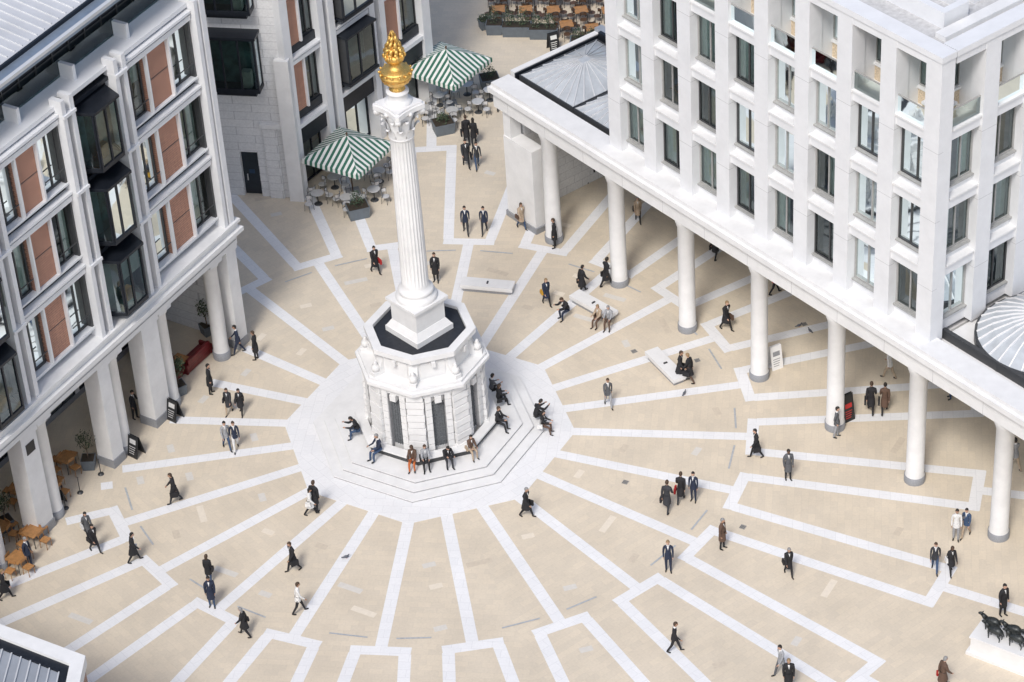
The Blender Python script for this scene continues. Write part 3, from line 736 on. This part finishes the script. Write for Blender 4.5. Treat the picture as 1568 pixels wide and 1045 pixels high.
def sofa(x,y,ang,l=1.9):
    m=MB(); m.box(W,-l/2,l/2,-.38,.38,.06,.42,redleather); m.box(W,-l/2,l/2,-.42,-.22,.42,.86,redleather); m.box(W,-l/2-.16,-l/2,-.42,.38,.06,.62,redleather); m.box(W,l/2,l/2+.16,-.42,.38,.06,.62,redleather)
    o=m.obj('red_sofa'); md=o.modifiers.new('b','BEVEL'); md.width=.04; md.segments=2; o.location=(x,y,0); o.rotation_euler=(0,0,rad(ang))
for u,v,a in ((2.3,-1.0,57),(4.2,-1.2,237),(3.2,-3.0,147)):
    x,y,_=L.p(u,v,0); sofa(x,y,a)
x,y,_=L.p(3.2,-1.2,0); place('wooden_table',WT,x,y,57)
def olive(x,y,h=2.1,pot=.34):
    e=empty('potted_olive_tree'); m=MB(); m.taper(W,0,0,pot*.8,pot*.8,0,pot,pot,.6,planterm); m.box(W,-pot*.9,pot*.9,-pot*.9,pot*.9,.601,.604,soil); m.obj('planter',e)
    m=MB(); m.tube((0,0,.55),(.03,.02,h*.55),.035,.028,bark)
    for i in range(6):
        a=i*1.05; m.tube((.03,.02,h*.52),(.32*math.cos(a),.32*math.sin(a),h*.8+.1*math.sin(a*3)),.02,.008,bark,5)
    m.obj('trunk',e); m=MB(); m.leaves((0,0,h*.82),.48,.5,420,.06,leafm,leafd); m.leaves((.2,-.15,h*.95),.28,.25,120,.06,leafm); m.obj('crown',e,False); e.location=(x,y,0); e.rotation_euler=(0,0,random.random()*6)
for x,y in ((-16.6,-1.3),(-11.3,9.0),(-20.2,-5.5),(-12.5,4.1),(-22.4,-8.6)): olive(x,y)
def shrub(x,y,ang,a=.55,b=.55,h=.7,hedge=.45):
    e=empty('planter_with_shrub'); m=MB(); m.taper(W,0,0,a*.88,b*.88,0,a,b,h,planterm); m.box(W,-a*.92,a*.92,-b*.92,b*.92,h+.001,h+.004,soil); m.obj('planter',e)
    m=MB()
    k=max(1,int(a/.4))
    for i in range(k):
        cx=(-a+a/k+2*a*i/k)*.9
        m.leaves((cx,0,h+hedge*.6),.42,hedge,260,.055,leafd,leafm)
        m.tube((cx,0,h),(cx,.02,h+hedge),.03,.01,bark,5)
    m.obj('leaves',e,False); e.location=(x,y,0); e.rotation_euler=(0,0,rad(ang))
shrub(-3.55,18.9,15,.6,.5,.7,.6); shrub(1.3,26.8,15,.6,.5,.7,.35); shrub(4.1,31.2,10,.55,.5,.75,.5); shrub(4.0,38.0,20,.3,.3,.6,.2)
shrub(5.9,37.0,-8,.9,.4,.7,.7); shrub(7.5,36.5,-8,.9,.4,.7,.6); shrub(4.6,37.4,-8,.5,.4,.7,.7); shrub(9.9,34.8,-8,.9,.4,.7,.5); shrub(11.4,34.6,-8,.7,.4,.7,.6)
shrub(-21.5,-6.6,57,.9,.35,.6,.35)
def aboard(x,y,ang,face,acc,h=1.15):
    e=empty('a_board_sign'); m=MB()
    for s in (-1,1):
        vs=[(-.32,s*.28,0),(.32,s*.28,0),(.32,s*.03,h),(-.32,s*.03,h)]; vs2=[(a,b+s*.03,c) for a,b,c in vs]
        m.add(vs+vs2,[(0,1,2,3),(4,5,6,7),(0,1,5,4),(1,2,6,5),(2,3,7,6),(3,0,4,7)],face)
        def pt(u,t): return (u,s*(.28-.25*t/h+.034),t)
        m.quad([pt(-.2,.75),pt(.2,.75),pt(.2,1.0),pt(-.2,1.0)],acc)
        for i in range(4): m.quad([pt(-.22,.2+i*.12),pt(.1+.03*i,.2+i*.12),pt(.1+.03*i,.24+i*.12),pt(-.22,.24+i*.12)],acc)
    m.obj('panels',e,False); e.location=(x,y,0); e.rotation_euler=(0,0,rad(ang))
aboard(-14.35,-.55,-40,black,metalw); aboard(-12.6,2.1,-40,black,metalw); aboard(17.4,3.0,25,white,greystone,1.3); aboard(20.35,-1.5,30,black,redp,1.5); aboard(8.0,35.0,20,black,cream)
aboard(-17.9,-3.9,-30,black,metalw,.9)
def stanchion(x,y):
    m=MB(); m.lathe(W,0,0,[(.16,0),(.15,.03),(.03,.05),(.022,.1),(.022,.9),(.04,.93),(.01,.98)],12,frame); o=m.obj('stanchion_post'); o.location=(x,y,0)
for x,y in ((-16.0,-1.9),(-16.9,-3.2),(-17.5,-4.3)): stanchion(x,y)
m=MB(); m.box(L,16.0,16.6,.481,.5,4.9,5.5,black); m.obj('wall_plaque')

# sculpture
def sheep_mesh():
    m=MB()
    m.ell((0,0,.52),(.42,.2,.2),bronze,12,8,fn=lambda v:Vector((v.x,v.y*(1+.1*math.sin(v.x*30)),v.z*(1.1 if v.x<0 else .95)+.02*math.sin(v.x*22))))
    m.tube((.34,0,.58),(.52,0,.74),.13,.085,bronze,8)
    m.ell((.60,0,.76),(.14,.065,.075),bronze,8,6,rot=Matrix.Rotation(.45,3,'Y'))
    for s in (-1,1):
        m.ell((.53,s*.10,.79),(.03,.07,.02),bronze,6,4)
        for x,b in ((.26,0),(-.28,1)):
            y=s*.12
            if b: m.tube((x,y,.48),(x+.06,y,.34),.085,.05,bronze); m.tube((x+.06,y,.34),(x-.04,y,.2),.05,.03,bronze); m.tube((x-.04,y,.2),(x-.02,y,0),.028,.026,bronze)
            else: m.tube((x,y,.46),(x+.01,y,.22),.065,.033,bronze); m.tube((x+.01,y,.22),(x,y,0),.03,.025,bronze)
    m.tube((-.40,0,.58),(-.47,0,.36),.035,.02,bronze)
    return m.mesh('sheep')
sf_=RF(25.55,-19.15,-36)
sg=empty('shepherd_and_sheep_sculpture')
m=MB(); m.box(sf_,-2.3,2.6,-.75,.75,0,.18,portland); m.box(sf_,-2.15,2.45,-.62,.62,.18,.95,portland); m.box(sf_,-2.2,2.5,-.68,.68,.95,1.05,portland); m.obj('plinth',sg)
SM=sheep_mesh()
for u,v,a in ((-1.55,.2,180),(-1.2,-.25,175),(-.55,.22,185),(-.2,-.22,178),(.5,.1,180)):
    x,y,_=sf_.p(u,v,0); o=place('sheep',SM,x,y,-36+a,1.05,.95); o.parent=sg

# ------------------------------------------------------------------ PEOPLE
def seg_dist(p,a,b):
    ab=b-a; t=max(0,min(1,(p-a).dot(ab)/max(1e-9,ab.dot(ab)))); return (p-(a+ab*t)).length
POSE={
 'st':dict(h=(3,-3),k=(2,2),s=(4,-2),e=(10,14),lean=0),
 'w1':dict(h=(22,-13),k=(6,18),s=(-17,17),e=(12,26),lean=4),
 'w2':dict(h=(-13,22),k=(18,6),s=(17,-17),e=(26,12),lean=4),
 'ph':dict(h=(4,-4),k=(3,2),s=(25,0),e=(95,18),lean=2),
 'hp':dict(h=(2,-5),k=(2,6),s=(-14,-14),e=(42,42),lean=-1),
 'si':dict(h=(86,80),k=(84,72),s=(28,32),e=(55,60),lean=6),
 'sl':dict(h=(86,88),k=(80,95),s=(42,48),e=(62,70),lean=26)}
PM={}
def person_mesh(pose,style):
    key=(pose,style)
    if key in PM: return PM[key]
    q=POSE[pose]; V=[];Rr=[];E=[];bones=[];roots=[]
    wm=style in('wcoat','skirt'); thick=.018 if style!='suit' else 0
    sh=.155 if wm else .178
    def add(p,r,par=None,lab=None,root=False):
        V.append(Vector(p));Rr.append(r if isinstance(r,tuple) else (r,r)); i=len(V)-1
        if root: roots.append(i)
        if par is not None: E.append((par,i)); 
        if par is not None and lab is not None: bones.append((par,i,lab))
        return i
    lean=rad(q['lean'])
    def T_(x,y,z):
        return (x, y*math.cos(lean)+z*math.sin(lean), z*math.cos(lean)-y*math.sin(lean))
    pe=add((0,0,0),(.145+thick,.115+thick),root=True)
    s1=add(T_(0,0,.18),(.125+thick,.10+thick),pe,0); s2=add(T_(0,.0,.36),(.15+thick,.115+thick),s1,0); s3=add(T_(0,-.01,.48),(.10+thick,.085+thick),s2,0)
    nk=add(T_(0,.0,.58),.058,s3,0 if style!='suit' else 5); hd=add(T_(0,.015,.66),.06,nk,2)
    for si,sd in enumerate((-1,1)):
        shp=add(T_(sd*sh,-.01,.46),.064+thick,s3,0)
        a=rad(q['s'][si]); e=a+rad(q['e'][si]); a+=lean*.3
        d1=Vector((sd*.10,math.sin(a),-math.cos(a))).normalized(); d2=Vector((-sd*.10 if q['e'][si]>30 else sd*.0,math.sin(e),-math.cos(e))).normalized()
        el=add(V[shp]+d1*.285,.047+thick,shp,0); wr=add(V[el]+d2*.245,.033+thick*.4,el,0)
        pa=add(V[wr]+d2*.06,(.034,.024),wr,2); pb=add(V[wr]+d2*.095,(.034,.020),pa,2)
        lat=d2.cross(Vector((1,0,0))).normalized(); inn=Vector((-sd,0,0))
        for fi,(o,l) in enumerate(((-.027,.062),(-.009,.072),(.009,.068),(.027,.052))):
            b0=add(V[pa]+lat*o+d2*.02,.009,root=True); b1=add(V[b0]+d2*l*.62+inn*.006,.0085,b0,2); add(V[b1]+d2*l*.38+inn*.022,.007,b1,2)
        b0=add(V[pa]-lat*.02-d2*.01,.010,root=True); b1=add(V[b0]-lat*.032+d2*.022,.009,b0,2); add(V[b1]+d2*.03-lat*.004+inn*.006,.008,b1,2)
    zs=[]
    for si,sd in enumerate((-1,1)):
        hp=add((sd*.085,0,-.04),.095,pe,1)
        a=rad(q['h'][si]); k=a-rad(q['k'][si])
        spread=.03 if pose not in('si','sl') else .10
        kn=add(V[hp]+Vector((sd*spread,math.sin(a),-math.cos(a))).normalized()*.43,.066,hp,1)
        cf=add(V[kn]+Vector((0,math.sin(k),-math.cos(k)))*.14,.058,kn,1)
        an=add(V[kn]+Vector((0,math.sin(k),-math.cos(k)))*.41,.043,cf,1)
        ft=rad(min(0,q['k'][si]*-.8)) if q['h'][si]<-10 else 0
        dd=Vector((sd*.03,math.cos(ft)*.17,math.sin(ft)*.17-.03)); he=add(V[an]+Vector((0,-.02,-.035)),.038,an,4)
        to=add(V[an]+dd,(.042,.032),he,4); zs+=[V[to].z-.03,V[he].z-.035]
    zmin=min(zs)
    V=[v-Vector((0,0,zmin)) for v in V]
    me=bpy.data.meshes.new('g'); me.from_pydata(V,E,[]); ob=bpy.data.objects.new('g',me); sc.collection.objects.link(ob)
    ob.modifiers.new('s','SKIN'); sm=ob.modifiers.new('d','SUBSURF'); sm.levels=1; sm.render_levels=1
    for i,r in enumerate(Rr): me.skin_vertices[0].data[i].radius=r
    for i,d in enumerate(me.skin_vertices[0].data): d.use_root=(i in roots)
    dg=bpy.context.evaluated_depsgraph_get(); dg.update(); ev=ob.evaluated_get(dg); m2=ev.to_mesh()
    mb=MB(); mb.mats=[None]*8
    vs=[v.co.copy() for v in m2.vertices]; fs=[tuple(p.vertices) for p in m2.polygons]
    mb.v+=[tuple(v) for v in vs]
    for f in fs:
        c=sum((vs[i] for i in f),Vector())/len(f); best=min(bones,key=lambda b:seg_dist(c,V[b[0]],V[b[1]])-.6*(Rr[b[0]][0]+Rr[b[1]][0])/2)
        mb.f.append(f); mb.m.append(best[2]); mb.s.append(True)
    ev.to_mesh_clear(); bpy.data.objects.remove(ob)
    hc=V[hd]+Vector((0,.02+math.sin(lean)*.09,.085*math.cos(lean)))
    dn=rad(12) if pose in('ph','sl') else 0
    rot=Matrix.Rotation(-(lean*.6+dn),3,'X')
    def hf(v):
        if v.z<0: v=Vector((v.x*(1+v.z*2.6),v.y*(1+v.z*1.2)+.012*(-v.z*8),v.z))
        return v
    mb.ell(hc,(.078,.098,.12),2,14,10,rot,hf)
    P_=lambda x,y,z: hc+rot@Vector((x,y,z))
    mb.add([P_(-.014,.090,.02),P_(.014,.090,.02),P_(.017,.087,-.03),P_(-.017,.087,-.03),P_(0,.120,-.025)],[(0,1,4),(1,2,4),(2,3,4),(3,0,4)],2)
    for sx in(-1,1):
        mb.ell(P_(sx*.03,.086,.012),(.012,.008,.008),3,6,4); mb.ell(P_(sx*.080,-.005,-.005),(.012,.02,.032),2,6,4)
    mb.add([P_(-.022,.093,-.055),P_(.022,.093,-.055),P_(.018,.091,-.064),P_(-.018,.091,-.064)],[(0,1,2,3)],3)
    hv=[];seg=14
    for j in range(7):
        for i in range(seg):
            a=2*math.pi*i/seg; back=-math.sin(a); lim=rad(62+ (62 if back>.2 else (28 if back>-.35 else 0)))
            t=lim*j/6; k=1.13 if not wm else 1.2
            hv.append(P_(math.sin(t)*math.cos(a)*.078*k,math.sin(t)*math.sin(a)*.098*k-.006,math.cos(t)*.12*1.1))
    mb.add(hv,[(j*seg+i,(j+1)*seg+i,(j+1)*seg+(i+1)%seg,j*seg+(i+1)%seg) for j in range(6) for i in range(seg)],3,True)
    if wm: mb.ell(P_(0,-.065,-.09),(.082,.045,.15),3,10,7)
    pz=V[pe]
    if pose not in('si','sl') and style!='suit':
        hem={'coat':.42,'wcoat':.36,'skirt':.22}[style]; fw=.05 if pose[0]=='w' else 0
        pr=[(.16,.135,.06),(.178,.150,-.08),(.183,.158+fw*.6,-.2),(.185,.16+fw*1.5,-hem)]
        n=16; hv=[(pz.x+rx*math.cos(2*math.pi*i/n),pz.y+ry*math.sin(2*math.pi*i/n)*(1+.04*math.sin(5*i)),pz.z+z) for rx,ry,z in pr for i in range(n)]
        mb.add(hv,[(j*n+i,j*n+(i+1)%n,(j+1)*n+(i+1)%n,(j+1)*n+i) for j in range(3) for i in range(n)],0,True)
        hv=[(x,y,pz.z-hem+.001) for (x,y,z) in hv[-n:]]; mb.add(hv,[tuple(range(n))],0)
    elif style=='suit' and pose not in('si','sl'):
        n=14; pr=[(.145,.118,.08),(.162,.138,-.05),(.168,.148,-.16)]
        hv=[(pz.x+rx*math.cos(2*math.pi*i/n),pz.y+ry*math.sin(2*math.pi*i/n),pz.z+z) for rx,ry,z in pr for i in range(n)]
        mb.add(hv,[(j*n+i,j*n+(i+1)%n,(j+1)*n+(i+1)%n,(j+1)*n+i) for j in range(2) for i in range(n)],0,True)
    c0=Vector(V[s3])
    mb.add([tuple(c0+Vector((-.045,.075,.07))),tuple(c0+Vector((.045,.075,.07))),tuple(c0+Vector((0,.135+thick,-.12)))],[(0,1,2)],5)
    if style in('wcoat','skirt') and pose!='sl':
        Fb=Fr((pz.x+.25,pz.y-.02),(0,1),(1,0)); mb.taper(Fb,0,0,.15,.05,pz.z-.14,.12,.04,pz.z+.10,6)
        mb.tube((pz.x+.25,pz.y,pz.z+.1),tuple(V[s3]+Vector((.11,0,.06))),.012,.012,6,4)
    if style=='coat' and pose[0]=='w':
        Fb=Fr((pz.x-.27,pz.y+.05),(0,1),(1,0)); mb.box(Fb,-.19,.19,-.045,.045,pz.z-.38,pz.z-.10,6); mb.box(Fb,-.05,.05,-.012,.012,pz.z-.10,pz.z-.05,6)
    if pose in('si','sl') and style=='coat':
        mb.box(Fr((.0,.16+pz.y),(1,0),(0,1)),-.16,.16,-.11,.10,pz.z+.10,pz.z+.20,6)
    me=bpy.data.meshes.new('person_'+pose+'_'+style); me.from_pydata(mb.v,[],mb.f)
    for i in range(7): me.materials.append(None)
    me.polygons.foreach_set('material_index',[min(6,x) for x in mb.m]); me.polygons.foreach_set('use_smooth',mb.s); me.update()
    PM[key]=me; return me
def cm(n,c,r=.8): return mat('cloth_'+n,c,r,.15,12)
C_={'k':cm('black',(.016,.016,.019)),'n':cm('navy',(.018,.027,.055)),'g':cm('grey',(.10,.105,.115)),'c':cm('charcoal',(.032,.034,.04)),'b':cm('beige',(.42,.33,.24)),'w':cm('white',(.7,.7,.69)),
 'r':cm('red',(.42,.02,.02)),'o':cm('brown',(.11,.065,.045)),'j':cm('denim',(.04,.075,.15)),'y':cm('mustard',(.55,.30,.03)),'l':cm('pale_grey',(.32,.33,.35)),'e':cm('orange',(.5,.13,.03))}
skins=[mat('skin_light',(.55,.34,.25),.55,.06,8),mat('skin_tan',(.42,.25,.17),.55,.06,8),mat('skin_dark',(.12,.065,.04),.5,.06,8)]
hairs=[mat('hair_dark',(.015,.012,.010),.6,.2,30),mat('hair_brown',(.06,.035,.02),.6,.2,30),mat('hair_blonde',(.28,.19,.10),.6,.2,30),mat('hair_grey',(.25,.25,.25),.6,.2,30)]
shoe=cm('shoe_black',(.01,.01,.01),.35)
def person(x,y,pose='st',style='suit',hd=None,top='k',leg='k',bag='k',z=0,shirt='w',hair=None,s=None):
    me=person_mesh(pose,style); nm={'st':'standing','ph':'standing','hp':'standing','w1':'walking','w2':'walking','si':'seated','sl':'seated'}[pose]
    who='woman' if style in('wcoat','skirt') else 'man'
    if hd is None: hd=random.uniform(0,360)
    o=place(nm+'_'+who,me,x,y,hd-90,z,(s or random.uniform(.97,1.04))*(.95 if who=='woman' else 1.02))
    sk=random.choices(skins,(6,3,1))[0]; hr=hairs[hair] if hair is not None else random.choices(hairs,(5,4,1,1))[0]
    for i,m in enumerate((C_[top],C_[leg],sk,hr,shoe,C_[shirt],C_[bag])):
        o.material_slots[i].link='OBJECT'; o.material_slots[i].material=m
    return o
pp=person
pp(-2.6,13.4,'w1','coat',-60,'k','k','r'); pp(.6,12.2,'st','coat',-100,'k','k')
pp(2.3,16.5,'w1','suit',-90,'n','c',shirt='w'); pp(3.3,16.4,'w2','suit',-95,'n','c')
pp(5.3,16.6,'w1','wcoat',-60,'b','j','o'); pp(7.0,14.6,'st','coat',190,'k','k')
pp(2.6,25.4,'w1','coat',95,'k','k'); pp(3.0,25.2,'w2','wcoat',90,'k','k'); pp(2.5,23.0,'w1','coat',-80,'c','k'); pp(3.1,22.8,'w2','suit',-80,'c','j')
pp(4.6,28.7,'w2','coat',80,'k','k'); pp(6.3,9.5,'w1','wcoat',-70,'n','k','y'); pp(8.2,10.3,'w1','coat',30,'k','k'); pp(9.5,10.7,'w2','coat',30,'k','k')
pp(7.35,8.35,'sl','coat',215,'k','n'); pp(8.9,7.45,'si','wcoat',230,'b','o','o',hair=2); pp(9.4,7.25,'si','wcoat',250,'l','o','b',hair=3)
pp(15.3,6.3,'w1','coat',-50,'k','k','o'); pp(12.6,2.4,'w1','coat',-20,'k','c'); pp(13.05,2.2,'w2','coat',150,'k','o')
pp(8.9,.7,'w1','suit',-80,'g','l','k'); pp(-9.6,7.1,'w1','suit',190,'n','n','w'); pp(-8.7,6.5,'st','coat',170,'k','k')
pp(-10.9,3.9,'st','coat',0,'k','k','e'); pp(-9.9,2.2,'w2','wcoat',-100,'c','b'); pp(-9.3,2.1,'w1','wcoat',-100,'k','k')
pp(-9.9,-.6,'w1','suit',-70,'l','j'); pp(-9.45,-.7,'w2','suit',-80,'n','w'); pp(-12.2,-4.4,'w1','coat',190,'k','c'); pp(-5.7,-6.0,'w1','wcoat',-10,'w','k','w')
pp(-5.45,-5.8,'st','coat',60,'k','k')
pp(-16.2,-6.6,'w2','wcoat',-60,'g','k','w'); pp(-15.8,-7.6,'w1','wcoat',-50,'k','c'); pp(-13.9,-8.5,'w1','coat',10,'k','k','w'); pp(-18.8,-8.4,'st','suit',-30,'n','n'); pp(-19.7,-10.5,'w1','coat',0,'k','k')
pp(-10.3,-10.3,'st','wcoat',80,'k','j'); pp(-10.1,-12.0,'st','coat',-90,'n','j','k'); pp(-6.4,-9.9,'w2','coat',-150,'k','k'); pp(-6.1,-12.8,'w1','suit',10,'w','k',hair=1); pp(-8.5,-14.1,'w2','wcoat',160,'k','k')
pp(4.5,-7.2,'w1','coat',-30,'k','k'); pp(11.1,-7.5,'w1','coat',70,'c','c'); pp(11.8,-6.9,'w2','coat',75,'k','c','r'); pp(12.4,-6.9,'st','suit',-110,'n','n'); pp(13.4,-10.4,'st','coat',-30,'o','k',hair=3)
pp(10.8,-11.7,'st','suit',-95,'n','n'); pp(16.2,-12.5,'w1','wcoat',-80,'k','k'); pp(15.7,-4.0,'w2','coat',190,'k','k'); pp(17.0,-5.8,'st','coat',-80,'g','k'); pp(19.7,-2.9,'hp','suit',-20,'g','l')
pp(21.6,-1.2,'w1','coat',80,'k','k'); pp(22.25,-1.3,'w2','coat',80,'o','k','k'); pp(22.9,1.4,'w1','suit',140,'w','b'); pp(10.6,-17.0,'w1','suit',-10,'k','k','e'); pp(15.1,-18.9,'w2','suit',-150,'l','g')
pp(15.3,-19.9,'st','coat',-90,'k','k'); pp(21.9,-20.4,'w1','coat',20,'o','k','r'); pp(25.3,-16.1,'st','coat',-60,'k','k',hair=0)
pp(22.8,-12.9,'w1','suit',-100,'c','j'); pp(23.5,-13.1,'w2','wcoat',-80,'k','k','w'); pp(24.1,-10.9,'st','suit',-100,'w','l'); pp(24.6,-10.7,'w2','suit',-120,'j','b')
pp(11.6,16.5,'w1','wcoat',-90,'b','k'); pp(9.2,20.9,'w2','coat',-80,'k','k'); pp(18.1,9.1,'w1','suit',10,'r','k','r'); pp(25.6,-.5,'st','suit',200,'w','j'); pp(27.7,-6.2,'w1','suit',120,'l','b'); pp(-14.6,2.3,'ph','suit',-30,'k','k')
pp(15.4,12.6,'w1','coat',60,'k','k')
zc=.42
pp(-3.35,-.9,'sl','coat',190,'k','j',z=zc); pp(-2.35,-2.6,'si','suit',215,'n','j',z=zc); pp(-.75,-3.45,'si','wcoat',-100,'o','e',z=zc); pp(-.15,-3.5,'si','wcoat',-85,'l','k',z=zc); pp(.85,-3.4,'sl','coat',-70,'k','c',z=zc); pp(2.05,-2.9,'si','wcoat',-65,'o','b','b',z=zc)
pp(3.4,-1.05,'si','coat',-25,'k','k',z=zc); pp(3.5,.75,'si','wcoat',20,'k','k',z=zc); pp(3.2,1.5,'si','suit',30,'g','k',z=zc)
pp(5.25,-.3,'sl','coat',30,'k','k',z=0); pp(5.55,-1.0,'si','wcoat',-20,'k','o','w',z=.0)
o=person(*sf_.p(1.6,.05,0)[:2],'st','coat',140,'k','k',z=1.05); o.name='shepherd'; o.parent=sg
for s_ in o.material_slots: s_.material=bronze

# ------------------------------------------------------------------ world, sun, camera
SD=Vector((-.24,-.64,.84)).normalized()
wd=bpy.data.worlds.new('World'); sc.world=wd; wd.use_nodes=True; nt=wd.node_tree
sky=nt.nodes.new('ShaderNodeTexSky'); sky.sky_type='NISHITA'; sky.sun_disc=False
el=math.asin(SD.z); sky.sun_elevation=el; sky.sun_rotation=math.atan2(SD.x,SD.y); sky.air_density=1; sky.dust_density=3.; sky.ozone_density=1
nt.links.new(sky.outputs[0],nt.nodes['Background'].inputs[0]); nt.nodes['Background'].inputs[1].default_value=.15
sl=bpy.data.lights.new('sun','SUN'); sl.energy=2.1; sl.angle=rad(14); sl.color=(1,.98,.95)
so=bpy.data.objects.new('sun',sl); so.rotation_euler=SD.to_track_quat('Z','Y').to_euler(); sc.collection.objects.link(so)
th=rad(37);ro=rad(3.9)
Fw=Vector((0,math.cos(th),-math.sin(th)));Rt=Vector((1,0,0));Up=Vector((0,math.sin(th),math.cos(th)))
Rc=Rt*math.cos(ro)-Up*math.sin(ro);Uc=Rt*math.sin(ro)+Up*math.cos(ro)
cd=bpy.data.cameras.new('camera'); cd.lens=4200/1568*36; cd.sensor_width=36; cd.clip_end=1500; cd.clip_start=1
co=bpy.data.objects.new('camera',cd); co.matrix_world=Matrix(((Rc.x,Uc.x,-Fw.x,4.37),(Rc.y,Uc.y,-Fw.y,-105.3),(Rc.z,Uc.z,-Fw.z,84.3),(0,0,0,1)))
sc.collection.objects.link(co); sc.camera=co
sc.view_settings.view_transform='Standard'; sc.view_settings.look='None'; sc.view_settings.exposure=0
